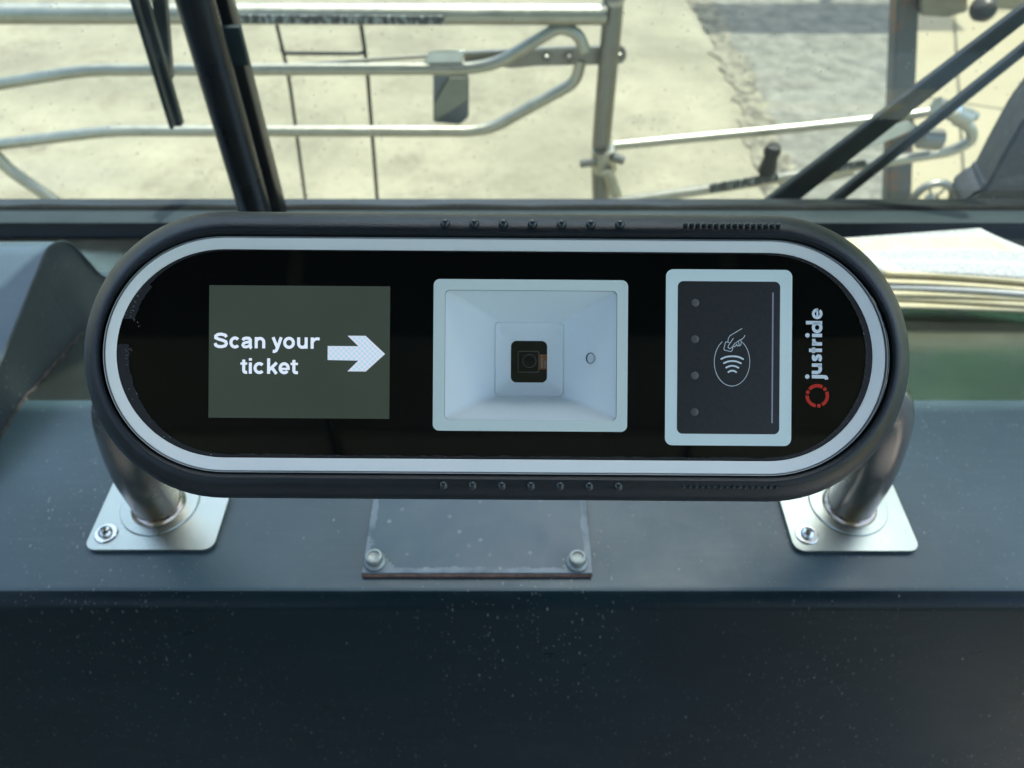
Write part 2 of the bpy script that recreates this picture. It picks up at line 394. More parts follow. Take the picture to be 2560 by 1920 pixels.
# ================================================================== THE SETTING
CAMH = 1.65                                            # camera above the road
GZ = -CAMH
def mk_concrete():
    m = bpy.data.materials.new('pale_concrete'); m.use_nodes = True; t = m.node_tree; b = t.nodes['Principled BSDF']
    v = t.nodes.new('ShaderNodeTexCoord').outputs['Object']
    a = mrange(t, noise(t, v, 1.6, 6, 0.65), 0.35, 0.68)
    c = mixcol(t, a, (0.132, 0.126, 0.088), (0.24, 0.226, 0.158))
    c = mixcol(t, mrange(t, noise(t, v, 9, 5, 0.7), 0.55, 0.8, 0, 0.5), c, (0.17, 0.16, 0.11))
    c = mixcol(t, mrange(t, noise(t, v, 60, 3, 0.7), 0.3, 0.75, 0, 0.25), c, (0.17, 0.165, 0.12))
    st = math_(t, 'MULTIPLY', mrange(t, noise(t, v, 2.7, 7, 0.72), 0.52, 0.66, 0, 1), mrange(t, noise(t, v, 0.9, 2), 0.4, 0.6))
    c = mixcol(t, math_(t, 'MULTIPLY', st, 0.7), c, (0.095, 0.082, 0.055))
    c = mixcol(t, math_(t, 'MULTIPLY', mrange(t, noise(t, v, 26, 5, 0.8), 0.54, 0.68, 0, 1), 0.6), c, (0.095, 0.087, 0.06))
    c = mixcol(t, math_(t, 'MULTIPLY', mrange(t, noise(t, v, 34, 5, 0.8), 0.58, 0.72, 0, 1), 0.6), c, (0.32, 0.30, 0.22))
    c = mixcol(t, math_(t, 'MULTIPLY', specks(t, mapped(t, v, (1, 0.6, 1), (0, 0, 0.6)), 3.1, 0.10, 0.30), 0.55), c, (0.09, 0.09, 0.07))
    cr = math_(t, 'LESS_THAN', math_(t, 'ABSOLUTE', math_(t, 'SUBTRACT', noise(t, v, 0.55, 5, 0.6), 0.5)), 0.0016)
    c = mixcol(t, math_(t, 'MULTIPLY', cr, 0.5), c, (0.09, 0.085, 0.06))
    t.links.new(c, b.inputs['Base Color']); b.inputs['Roughness'].default_value = 0.9
    bp = t.nodes.new('ShaderNodeBump'); bp.inputs['Strength'].default_value = 0.4; bp.inputs['Distance'].default_value = 0.004
    t.links.new(noise(t, v, 120, 4), bp.inputs['Height']); t.links.new(bp.outputs[0], b.inputs['Normal']); return m
M['concrete'] = mk_concrete()
M['gutter'] = mat('worn_gutter', (0.078, 0.080, 0.066), 0.9, col2=(0.160, 0.160, 0.130), nscale=11, bump=0.8, bscale=60)
M['slab'] = mat('sidewalk_slab', (0.215, 0.192, 0.118), 0.9, col2=(0.24, 0.215, 0.137), nscale=3, bump=0.4, bscale=90)
M['joint'] = mat('joint_grit', (0.10, 0.095, 0.08), 0.95, col2=(0.2, 0.19, 0.16), nscale=30, bump=1.0, bscale=80)
M['grass'] = mat('verge_grass', (0.05, 0.13, 0.02), 0.8, col2=(0.09, 0.20, 0.035), nscale=6, bump=1.0, bscale=30)

def poly(name, pts, m, z0=None, thick=None, parent=None):
    b = bmesh.new(); f = b.faces.new([b.verts.new(p) for p in pts])
    if thick:
        r = bmesh.ops.extrude_face_region(b, geom=[f]); vs = [g for g in r['geom'] if isinstance(g, bmesh.types.BMVert)]
        bmesh.ops.translate(b, verts=vs, vec=(0, 0, -thick))
    bmesh.ops.triangulate(b, faces=[f for f in b.faces if len(f.verts) > 4])
    return from_bm(name, b, m, parent, smooth=False)
tag(poly('road', [(-150, -150, GZ), (150, -150, GZ), (150, 150, GZ), (-150, 150, GZ)], M['concrete']), kind='structure')
def ragged(pts, amp, n=7, seed=1):
    rnd = random.Random(seed); out = []
    for a, b in zip(pts, pts[1:]):
        for k in range(n):
            p = a.lerp(b, k / n); out.append(Vector((p.x + rnd.uniform(-amp, amp), p.y + rnd.uniform(-amp, amp), p.z)))
    out.append(pts[-1]); return out
def gpt(px, py, dz=0.004): return onZ(px, py, GZ + dz)
le = ragged([gpt(1700, -160), gpt(1752, 0), gpt(1800, 90), gpt(1850, 200), gpt(1900, 330), gpt(1935, 420), gpt(1960, 600)], 0.02, 8, 3)
ri = [gpt(2300, 600), gpt(2290, 330), gpt(2292, 60), gpt(2300, -160)]
tag(poly('gutter', le + ri, M['gutter']), kind='structure')
# dark gritty joint between road and gutter
b = bmesh.new()
rnd = random.Random(5)
A = [b.verts.new(p + Vector((-0.045 - rnd.random() * 0.05, 0, 0.003))) for p in le]; B = [b.verts.new(p + Vector((0.04 + rnd.random() * 0.05, 0, 0.003))) for p in le]
for i in range(len(A) - 1): b.faces.new((A[i], B[i], B[i+1], A[i+1]))
def mk_grit():
    m = bpy.data.materials.new('gritty_joint'); m.use_nodes = True; t = m.node_tree; bb = t.nodes['Principled BSDF']
    v = t.nodes.new('ShaderNodeTexCoord').outputs['Object']
    c = mixcol(t, mrange(t, noise(t, v, 14, 6, 0.75), 0.40, 0.62), (0.055, 0.052, 0.04), (0.20, 0.19, 0.135))
    t.links.new(c, bb.inputs['Base Color']); bb.inputs['Roughness'].default_value = 0.95; return m
tag(from_bm('gutter_joint', b, mk_grit(), smooth=False), kind='structure')
# sidewalk slabs on the right, a real step with open joints
sw = bpy.data.objects.new('pavement', None); tag(sw, kind='structure'); COL.objects.link(sw)
A0 = gpt(2395, 262); dA = (gpt(2405, 30) - gpt(2440, 490)); dA.z = 0; dA.normalize(); dB = Vector((dA.y, -dA.x, 0))
left_w = (gpt(2262, 200) - A0).dot(dB)
cu_, cv_ = [left_w, 0.0, 1.25, 2.5, 3.75, 5.0], [-3.9, -2.6, -1.3, 0.0, 1.3, 2.6, 3.9, 5.2, 6.5]
for i in range(5):
    for j in range(8):
        g = 0.006
        b = box_bm(cu_[i]+g, cu_[i+1]-g, cv_[j]+g, cv_[j+1]-g, 0.002, 0.012, 0.003, 1)
        bmesh.ops.transform(b, matrix=Matrix.Translation(A0) @ Matrix((dB, dA, Vector((0, 0, 1)))).transposed().to_4x4(), verts=b.verts[:])
        from_bm('slab', b, M['slab'], sw, smooth=False)
def vp(u, v): p = A0 + dB * u + dA * v; p.z = GZ + 0.006; return p
tag(poly('verge', [vp(5.02, -20), vp(60, -20), vp(60, 90), vp(5.02, 90)], M['grass']), kind='structure')

# roadside tree beyond the verge (seen mirrored in the glossy dashboard top)
def tree(x, y, h, r, seed, label):
    rnd = random.Random(seed); t = empty('roadside_tree', Vector((x, y, GZ)), label, 'tree', 'trees on the verge ahead')
    tb = tube_bm([(x, y, GZ), (x + 0.1, y, GZ + h*0.25), (x, y + 0.1, GZ + h*0.5), (x, y, GZ + h*0.8)], [0.22, 0.17, 0.12, 0.04], 10)
    for k in range(5):
        a = rnd.random() * 6.28; z0 = GZ + h * (0.3 + 0.08 * k)
        tube_bm([(x, y, z0), (x + math.cos(a)*r*0.4, y + math.sin(a)*r*0.4, z0 + h*0.12), (x + math.cos(a)*r*0.8, y + math.sin(a)*r*0.8, z0 + h*0.2)], [0.08, 0.05, 0.02], 6, bm=tb)
    from_bm('trunk', tb, M['bark'], t)
    b = bmesh.new(); cl = [(rnd.uniform(-1, 1), rnd.uniform(-1, 1), rnd.uniform(-1, 1)) for _ in range(26)]
    for i in range(9000):
        c = cl[i % 26]; d = Vector((rnd.gauss(0, 1), rnd.gauss(0, 1), rnd.gauss(0, 1))) * 0.2
        p = Vector((x, y, GZ + h*0.62)) + Vector(((c[0]*0.75 + d.x)*r, (c[1]*0.75 + d.y)*r, (c[2]*0.75 + d.z)*h*0.36))
        q = Matrix.Rotation(rnd.random()*6.28, 3, Vector((rnd.gauss(0,1), rnd.gauss(0,1), rnd.gauss(0,1))).normalized()); s = rnd.uniform(0.2, 0.42)
        b.faces.new([b.verts.new(p + q @ Vector(v) * s) for v in ((-1,0,0),(0,-0.5,0),(1,0,0),(0,0.5,0))])
    from_bm('crown', b, M['leaf'], t, smooth=False)
tree(8.2, 12.5, 11.5, 3.6, 1, 'leafy green tree on the verge ahead, the left one of the pair')
tree(14.0, 11.5, 12.5, 4.4, 2, 'leafy green tree on the verge ahead, the right one of the pair')

# far line of trees added out of view to darken the reflection in the glossy dashboard top
b = bmesh.new(); rnd = random.Random(77)
for i in range(16000):
    x = rnd.uniform(-45, 45); top = 9.5 + 2.5 * math.sin(x * 0.35) + 1.5 * math.sin(x * 0.9 + 1)
    p = Vector((x, 27 + rnd.gauss(0, 1.2), GZ + rnd.random() ** 0.8 * top)); s = rnd.uniform(0.25, 0.55)
    q = Matrix.Rotation(rnd.random()*6.28, 3, Vector((rnd.gauss(0,1), rnd.gauss(0,1), rnd.gauss(0,1))).normalized())
    b.faces.new([b.verts.new(p + q @ Vector(v) * s) for v in ((-1,0,0),(0,-0.6,0),(1,0,0),(0,0.6,0))])
tag(from_bm('reflected_tree_line', b, mat('far_leaf', (0.035, 0.06, 0.03), 0.7, col2=(0.05, 0.085, 0.04), nscale=0.5), smooth=False), kind='stuff')

# ---- unseen bus body parts that shade the cabin; ceiling tones banded to shape reflections
M['lining'] = mat('dark_ceiling_lining', (0.045, 0.05, 0.048), 0.7, col2=(0.06, 0.062, 0.058), nscale=4)
roof = tag(bpy.data.objects.new('bus_roof', None), kind='structure'); COL.objects.link(roof)
from_bm('front_lining', box_bm(-1.25, 1.25, -0.74, 0.70, 0.92, 0.98, 0.01), M['lining'], roof)
from_bm('ceiling_panel', box_bm(-1.25, 1.25, -1.06, -0.745, 0.925, 0.98, 0.01), M['roof'], roof)
from_bm('ceiling_panel', box_bm(-1.25, 1.25, -3.2, -1.065, 0.91, 0.98, 0.01), M['cabin'], roof)
for xr in (-0.42, 0.42):
    from_bm('grab_rail', tube_bm([(xr, -3.1, 0.80), (xr, -0.5, 0.80), (xr, -0.42, 0.92)], 0.016, 12), M['rack_dull'], roof)
back = tag(from_bm('cabin_bulkhead', box_bm(-1.25, 1.25, -3.25, -3.21, -1.2, 0.98, 0.005), M['cabin']), kind='structure')
flr = tag(from_bm('cabin_floor', box_bm(-1.25, 1.25, -3.2, 0.1, -1.25, -1.2, 0.005), M['cabin']), kind='structure')
tag(from_bm('cabin_side_wall', box_bm(-1.25, -1.21, -3.2, 0.6, -1.2, 0.1, 0.005), M['cabin']), kind='structure')
tag(from_bm('cabin_side_wall', box_bm(1.21, 1.25, -3.2, -0.9, -1.2, -0.35, 0.005), M['cabin']), kind='structure')
tag(from_bm('bus_front_panel', box_bm(-1.25, 1.25, 0.705, 0.74, -1.35, -0.52, 0.008), mat('bus_white', (0.55, 0.56, 0.56), 0.3, col2=(0.58, 0.59, 0.58))), kind='structure')

# ---- dashboard: top, sloping back, front face
ZD = -0.40
YF = onZ(1280, 1467, ZD).y                       # front crease
YR = onZ(1280, 1000, ZD).y                       # back ridge
YB = 0.645; ZB = ZD - (YB - YR) * math.tan(R(10.5))
def strip(name, prof, x0, x1, m, parent=None, nx=1):
    b = bmesh.new(); cols = []
    for i in range(nx + 1):
        x = x0 + (x1 - x0) * i / nx; cols.append([b.verts.new((x, y, z)) for y, z in prof])
    for A, B in zip(cols, cols[1:]):
        for k in range(len(prof) - 1): b.faces.new((A[k], A[k+1], B[k+1], B[k]))
    return from_bm(name, b, m, parent, smooth=True)
dash = tag(bpy.data.objects.new('dashboard', None), 'grey blue bus dashboard with sloping front face painted dark for its shade', 'dashboard'); COL.objects.link(dash)
crease = [(YF - 0.0035 * (1 - math.cos(R(a))) / 1.0 + 0.0, ZD - 0.0) for a in ()]
rr = 0.012
front = []
slope = R(17)
# rounded front edge
c0 = (YF + rr * 0.0, ZD - rr)
arcp = [(YF - rr * math.sin(R(a)), ZD - rr + rr * math.cos(R(a))) for a in range(0, 74, 6)]
k_ = 2
y1, z1 = arcp[-1]
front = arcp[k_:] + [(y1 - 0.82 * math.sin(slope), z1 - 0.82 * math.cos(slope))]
strip('dash_front_face', front, -1.2, 1.2, M['dash_shaded'], dash, 1)
strip('dash_edge_roll', arcp[:k_ + 1], -1.2, 1.2, M['dash'], dash, 1)
strip('dash_top', [(YF + 0.0, ZD)] + [(YR - 0.003, ZD), (YR, ZD - 0.0004)], -1.2, 1.2, M['dash'], dash)
strip('dash_back_slope', [(YR + 0.0002, ZD - 0.0005), (YB, ZB)], -1.2, 1.2, M['dash_back'], dash)

# ---- windscreen frame, gasket, glass, post
wf = empty('windscreen', Vector((0, 0.64, ZB)), 'bus windscreen with grey lower frame and black rubber seal', 'windscreen')
yg = 0.64
zt, zl = onY(1280, 557, yg).z, onY(1280, 592, yg).z
from_bm('lower_frame', box_bm(-1.2, 1.2, yg, yg + 0.022, zt - 0.003, zt, 0.0012), M['frame_grey'], wf)
from_bm('frame_base', box_bm(-1.2, 1.2, yg + 0.003, yg + 0.05, zl - 0.03, zt - 0.0035, 0.002), M['black'], wf)  # front under the lip: its shade is painted black
zs = onY(1280, 512, yg + 0.036).z
M['seal'] = mat('seal_rubber', (0.006, 0.008, 0.008), 0.8, spec=0.1, col2=(0.012, 0.013, 0.012), nscale=80)
# slightly wavy rubber seal
b = bmesh.new(); rnd = random.Random(3); rings = []
for i in range(121):
    x = -1.2 + 2.4 * i / 120; dz = 0.0008 * math.sin(i * 0.9) + rnd.uniform(-0.0005, 0.0005)
    rings.append([(x, yg + 0.0225, zt - 0.012), (x, yg + 0.0225, zs + dz), (x, yg + 0.028, zs + 0.0015 + dz), (x, yg + 0.036, zs + dz), (x, yg + 0.036, zt - 0.012)])
grid_loft(rings, b, close=True)
from_bm('rubber_seal', b, M['seal'], wf)
from_bm('glass_pane', box_bm(-1.2, 1.2, 0.6695, 0.6705, zs - 0.01, 0.915), M['windscreen'], wf, smooth=False)
# centre post: round black pillar and the outer strip behind it
post = empty('centre_post', Vector((-0.243, 0.62, zt)), 'upright round black post in front of the windscreen, left of centre', 'post')
from_bm('pillar', tube_bm([(-0.2435, 0.618, -0.45), (-0.2435, 0.618, 0.92)], 0.0147, 28), M['post_paint'], post)
from_bm('outer_strip', box_bm(-0.252, -0.229, 0.648, 0.668, -0.44, 0.92, 0.003), M['black'], post)
c = onY(587, 112, 0.645)
from_bm('clip', box_bm(c.x - 0.010, c.x + 0.009, 0.640, 0.6475, c.z - 0.016, c.z + 0.016, 0.002), M['frame_grey'], post)

# ---- left console box
bx = -0.352
cons = empty('console_box', Vector((bx, 0.40, ZD)), 'low grey blue console box on the dashboard at the left edge', 'console')
pA = onX(2, 900, bx); pT = onX(118, 612, bx); pT2 = onX(165, 600, bx); pM = onX(205, 640, bx); pE = onX(262, 705, bx)
prof = [(0.20, ZD - 0.004), (0.20, ZD + 0.004), (pA.y - (pT.y - pA.y) * 0.6, pA.z - (pT.z - pA.z) * 0.6), (pT.y, pT.z), (pT2.y, pT2.z), (pM.y, pM.z), (pE.y, pE.z), (0.60, ZB - 0.004)]
prof[1] = (0.20, ZD + 0.0)
pp = [Vector((0, y, z)) for y, z in prof]
pr = [pp[0], pp[1]] + [v for v in round_path(pp[2:], 0.02, 8)]
b = bmesh.new()
Ls = [b.verts.new((bx, v.y, v.z)) for v in pr]; Rs = [b.verts.new((-1.0, v.y, v.z)) for v in pr]
for k in range(len(pr) - 1): b.faces.new((Ls[k], Ls[k+1], Rs[k+1], Rs[k]))
top = from_bm('console_top', b, M['box'], cons)
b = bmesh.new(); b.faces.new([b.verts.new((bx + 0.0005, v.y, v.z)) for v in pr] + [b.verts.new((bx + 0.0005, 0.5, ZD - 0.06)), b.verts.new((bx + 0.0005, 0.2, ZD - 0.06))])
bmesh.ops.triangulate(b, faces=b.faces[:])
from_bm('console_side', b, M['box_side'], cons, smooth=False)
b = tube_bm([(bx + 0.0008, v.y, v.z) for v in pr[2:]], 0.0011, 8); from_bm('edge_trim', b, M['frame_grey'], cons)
# crumbling sealant bead where the box meets the dashboard
b = bmesh.new(); rnd = random.Random(9)
for i in range(90):
    y = 0.30 + 0.16 * i / 90; z = ZD if y < YR else ZD - (y - YR) * 0.185
    lathe_bm([(0, 0.001), (0.0012 * rnd.uniform(.5, 1.3), 0.0006), (0.0016 * rnd.uniform(.4, 1.3), 0)], 6, Vector((bx + 0.0015 + rnd.uniform(-.0008, .001), y, z)), bm=b)
from_bm('sealant_bead', b, mat('sealant', (0.03, 0.03, 0.03), 0.8, col2=(0.09, 0.08, 0.075), nscale=200), cons)

# ---- centre cover plate on the dashboard
zc = ZD + 0.0022
p0 = onZ(903, 1436, zc); p1 = onZ(1482, 1436, zc); depth = 0.105
x0, x1, y0 = p0.x, p1.x, p0.y
cov = empty('cover_plate', Vector(((x0 + x1) / 2, y0, ZD)), 'flat grey cover plate with chipped corroded edges screwed to the dashboard under the ticket reader', 'plate')
def mk_cover():
    m = bpy.data.materials.new('corroded_cover'); m.use_nodes = True; t = m.node_tree; b = t.nodes['Principled BSDF']
    v = t.nodes.new('ShaderNodeTexCoord').outputs['Object']
    sep = t.nodes.new('ShaderNodeSeparateXYZ'); t.links.new(v, sep.inputs[0])
    hw = (x1 - x0) / 2
    ex = math_(t, 'SUBTRACT', hw, math_(t, 'ABSOLUTE', sep.outputs[0]))       # metres to nearest side edge
    ey = sep.outputs[1]                                                       # metres to the front edge
    n1 = noise(t, v, 120, 6, 0.7)
    d = math_(t, 'MINIMUM', ex, ey)
    # corners wear further in
    corner = math_(t, 'ADD', ex, ey)
    e1 = math_(t, 'LESS_THAN', math_(t, 'SUBTRACT', d, math_(t, 'MULTIPLY', n1, 0.008)), 0.0005)
    e2 = math_(t, 'LESS_THAN', math_(t, 'SUBTRACT', corner, math_(t, 'MULTIPLY', n1, 0.040)), 0.003)
    worn = math_(t, 'MAXIMUM', math_(t, 'MULTIPLY', e1, mrange(t, noise(t, v, 40, 3), 0.35, 0.55)), e2)
    base = mixcol(t, mrange(t, noise(t, v, 18, 5), 0.35, 0.7), (0.034, 0.080, 0.118), (0.058, 0.112, 0.135))
    base = mixcol(t, math_(t, 'MULTIPLY', specks(t, v, 160, 0.2, 0.25), 0.4), base, (0.45, 0.5, 0.5))
    c = mixcol(t, math_(t, 'MULTIPLY', worn, 0.7), base, (0.19, 0.25, 0.29))
    t.links.new(c, b.inputs['Base Color'])
    t.links.new(mrange(t, noise(t, v, 30, 5), 0.3, 0.7, 0.26, 0.42), b.inputs['Roughness'])
    b.inputs['Specular IOR Level'].default_value = 0.42
    return m
from_bm('sheet', box_bm(x0, x1, y0 + 0.0008, y0 + depth, ZD + 0.0002, zc, 0.0004, 1), mk_cover(), cov, smooth=False)
from_bm('rusty_front_edge', box_bm(x0 + 0.0005, x1 - 0.0005, y0 - 0.0014, y0 + 0.0006, ZD + 0.0002, zc - 0.0001, 0.0004, 1), M['rust'], cov, smooth=False)
def bolt(parent, p, r, hx=True, washer=True, name='bolt'):
    """button-head screw with hex socket on a washer"""
    e = lathe_bm([(r*0.62, 0.0006), (r*0.62, r*0.25), (r*0.56, r*0.45), (r*0.42, r*0.60), (r*0.27, r*0.66)], 28, p)
    # socket
    lathe_bm([(r*0.27, r*0.66), (r*0.25, r*0.60), (r*0.24, r*0.25), (0, r*0.22)], 6, p, bm=e)
    o = from_bm(name, e, M['screw'], parent)
    if washer:
        w_ = lathe_bm([(r*0.45, 0.0001), (r, 0.0001), (r, r*0.10), (r*0.93, r*0.17), (r*0.45, r*0.17)], 36, p)
        from_bm('washer', w_, M['screw'], parent)
    return o
for px, py in ((937, 1402), (1443, 1404)):
    p = onZ(px, py, zc + 0.001); p.z = zc
    e = lathe_bm([(0.0062, 0.0002), (0.0066, 0.0010), (0.0060, 0.0022), (0.0052, 0.0026), (0.0050, 0.0058), (0.0046, 0.0066), (0.0036, 0.0068), (0.0031, 0.0058), (0, 0.0050)], 28, p)
    from_bm('bolt', e, M['galv'], cov)

# ================================================================== TICKET READER
D = 0.276
OC = Vector((1243, 890))
rot = Matrix((Vector((1, 0, 0)), UV, -FV)).transposed()           # columns: right, up, towards the viewer
roll = Matrix.Rotation(R(-0.4), 3, 'Z')
rd_loc = ray(*OC) * D
reader = empty('ticket_reader', rd_loc, 'wide pill shaped black ticket reader with white ring, screen, scanner window and card pad', 'ticket reader', rot=rot @ roll)
ri_ = roll.inverted()
def Lp(px, py, h=0.0):
    v = Vector(((px - 1280) * (D - h) / FPX - (OC.x - 1280) * D / FPX, (960 - py) * (D - h) / FPX - (960 - OC.y) * D / FPX, h))
    return ri_ @ v
K = D / FPX
def X(px): return (px - OC.x) * K
def Y(py): return (OC.y - py) * K
CL, CR = 562, 1921
def pill(l, r, t, bt, h, n=40):
    """pill outline measured in photo pixels as it shows at height h"""
    s = (D - h) / D; pts = []
    def q(px, py):
        return (((px - 1280) * (D - h) - (OC.x - 1280) * D) / FPX, ((960 - py) * (D - h) - (960 - OC.y) * D) / FPX, h)
    cy = (t + bt) / 2; ry = (bt - t) / 2
    for k in range(n + 1):
        a = R(90 - 180 * k / n); pts.append(q(CR + (r - CR) * math.cos(a), cy - ry * math.sin(a)))
    for k in range(n + 1):
        a = R(270 - 180 * k / n); pts.append(q(CL + (CL - l) * math.cos(a), cy - ry * math.sin(a)))
    # subdivide the long straights
    return pts
def body_part(name, rings, m, cap0=False, cap1=False, smooth=True):
    b = grid_loft([pill(*r) for r in rings], cap0=cap0, cap1=cap1)
    return from_bm(name, b, m, reader, smooth, local=True)
# rubber bumper, rounded section
bump_prof = [(256, 2224, 596, 1184, -0.0010), (252, 2229, 594, 1187, 0.0012), (248, 2234, 588.5, 1191.5, 0.0030), (243, 2239.5, 581, 1198.5, 0.0039), (236, 2247, 572, 1208, 0.0040), (228, 2255, 561, 1219.5, 0.0031), (221, 2262, 551, 1230.5, 0.0014), (215.5, 2268, 543, 1239.5, -0.0009), (212, 2271.5, 537.5, 1245, -0.0036), (210.3, 2273.5, 534.2, 1248.5, -0.0066), (210, 2274, 533.5, 1249.5, -0.0098), (213, 2271, 537, 1246, -0.0150), (222, 2262, 550, 1232, -0.021), (260, 2224, 590, 1190, -0.024)]
body_part('bumper', bump_prof, M['rubber'])
body_part('back_housing', [(262, 2222, 592, 1188, -0.0235), (300, 2184, 620, 1160, -0.030), (420, 2060, 690, 1090, -0.044), (430, 2050, 700, 1080, -0.046)], M['black'], cap1=True)
body_part('light_ring', [(291.5, 2181, 628, 1148, -0.0006), (291.0, 2181.5, 627.5, 1148.5, 0.0002), (287, 2186, 623, 1153, 0.0006), (264, 2211, 600, 1179, 0.0019), (262.5, 2213, 598.5, 1180.5, 0.0018), (262, 2213.5, 598, 1181, 0.0008)], M['ring'])
body_part('trim_ring', [(262, 2213.5, 598, 1181, 0.0007), (260.5, 2216, 597.3, 1182, 0.0007), (259.5, 2218, 596.6, 1183, 0.0019), (257.5, 2221, 595.4, 1184.6, 0.0021), (256.2, 2223, 594.8, 1185.5, 0.0006)], M['ring_grey'])

# front glass with an opening for the scanner funnel
gl_out = [(p[0], p[1]) for p in pill(292, 2180.5, 628.5, 1147.5, 0)]
fun = rrect(X(1112.5), X(1541.5), Y(1050), Y(726), 12 * K)
me = fill_mesh('front_glass', [gl_out, fun], 0.0009)
link('front_glass', me, M['glassblack'], reader, smooth=False, local=True)
# ragged black adhesive strip round the glass edge
b = bmesh.new(); rnd = random.Random(11)
outer = pill(293, 2179.5, 629.5, 1146.5, 0.0003, 160)
inn = pill(322, 2163, 634, 1139, 0.0003, 160)
n = len(outer); Vo, Vi = [], []
for i in range(n):
    po, pi_ = Vector(outer[i]), Vector(inn[i])
    pxx = po.x / K + OC.x; pyy = OC.y - po.y / K
    if i < 161: f = 0.95 if pyy < 1000 else 1.0                          # right end
    else: f = 1.0
    f *= 1 + rnd.uniform(-0.08, 0.08)
    if i >= 161 and pyy < 720: f *= 0.55
    Vo.append(b.verts.new(po)); Vi.append(b.verts.new(po.lerp(pi_, f)))
for i in range(n):
    j = (i + 1) % n; pyy = OC.y - outer[i][1] / K
    if i > 161 and 806 < pyy < 868: continue                          # torn gap at the left end
    if (i == n - 1) or i == 160: 
        # long straights: ragged too
        ns = 90; prev = (Vo[i], Vi[i])
        for s in range(1, ns + 1):
            u = s / ns
            cur = (Vo[j], Vi[j]) if s == ns else (b.verts.new(Vo[i].co.lerp(Vo[j].co, u)), b.verts.new(Vo[i].co.lerp(Vo[j].co, u).lerp(Vi[i].co.lerp(Vi[j].co, u), rnd.uniform(0.5, 1.15) if i == 160 else rnd.uniform(0.2, 0.6))))
            b.faces.new((prev[0], cur[0], cur[1], prev[1])); prev = cur
        continue
    b.faces.new((Vo[i], Vo[j], Vi[j], Vi[i]))
from_bm('adhesive_edge', b, M['adhesive'], reader, smooth=False, local=True)
# flecks of torn adhesive and dust along the left edge and the bottom
b = bmesh.new()
def fleck(px, py, s, a, h=0.0006):
    c = Vector((X(px), Y(py), h)); d = Vector((math.cos(a), math.sin(a), 0)) * s * K; e = Vector((-d.y, d.x, 0)) * 0.35
    b.faces.new([b.verts.new(c + v) for v in (-d, e * -1, d, e)])
for px, py in ((420, 667), (400, 680), (385, 693), (372, 706), (360, 716), (350, 735), (345, 748), (338, 760), (336, 772), (330, 785), (329, 797), (336, 806), (345, 811), (350, 824), (328, 880), (320, 884), (318, 895), (319, 905), (322, 880)):
    for _ in range(3): fleck(px + rnd.uniform(-3, 3), py + rnd.uniform(-3, 3), rnd.uniform(0.9, 2.2), rnd.random() * 6.28)
for _ in range(45): fleck(rnd.uniform(330, 2140), rnd.uniform(650, 1130), rnd.uniform(0.4, 0.8), rnd.random() * 6.28, 0.00035)
for _ in range(60): fleck(rnd.uniform(700, 1880), 1142 + rnd.uniform(-4, 3), rnd.uniform(0.6, 1.5), rnd.random() * 6.28)
for _ in range(26): fleck(rnd.uniform(1130, 1340), 628 + rnd.uniform(-2, 1), rnd.uniform(0.8, 2.0), rnd.random() * 6.28)
for _ in range(60):
    a = R(rnd.uniform(-80, 60)); fleck(CR + (2166 - CR) * math.cos(a), 888 - 253 * math.sin(a), rnd.uniform(0.6, 1.6), rnd.random() * 6.28)
tag(from_bm('lint', b, mat('lint', (0.30, 0.30, 0.28), 0.7), reader, smooth=False, local=True), kind='stuff')

# --- rubber studs, seven large and sixteen small on each long side
def dome(r, hh, n=20): return lathe_bm([(r, -0.0003), (r*0.97, hh*0.25), (r*0.8, hh*0.62), (r*0.5, hh*0.9), (0, hh)], n)
stud_me = from_bm('stud', dome(0.00182, 0.0020), M['stud'], reader, local=True)
dot_me = from_bm('grip_dot', dome(0.0009, 0.0016, 12), M['stud'], reader, local=True)
HC = 0.0029
def surf(px, py, h):
    return Vector((((px - 1280) * (D - h) - (OC.x - 1280) * D) / FPX, ((960 - py) * (D - h) - (960 - OC.y) * D) / FPX, h))
first = True
for i in range(7):
    for py in (562, 1213):
        # the rows are measured in the rolled frame
        p = surf(1111 + 72.7 * i, py - (1.5 if py < 900 else -0.5), HC)
        if first: stud_me.location = p; first = False
        else: copy_obj(stud_me, reader, p)
first = True
for i in range(16):
    for py in (562, 1215):
        p = surf((1711 if py < 900 else 1709) + 15.45 * i, py - (2 if py < 900 else 2), HC)
        if first: dot_me.location = p; first = False
        else: copy_obj(dot_me, reader, p)

# --- display
H1 = 0.00012
def flat(name, loops, m, h, parent=None, thick=0.0):
    me = fill_mesh(name, loops, thick)
    me.transform(Matrix.Translation((0, 0, h)))
    return link(name, me, m, parent or reader, smooth=False, local=True)
disp = flat('display', [rrect(X(522.5), X(974.5), Y(1049), Y(718), 0.5 * K)], M['screen'], 0.00015)
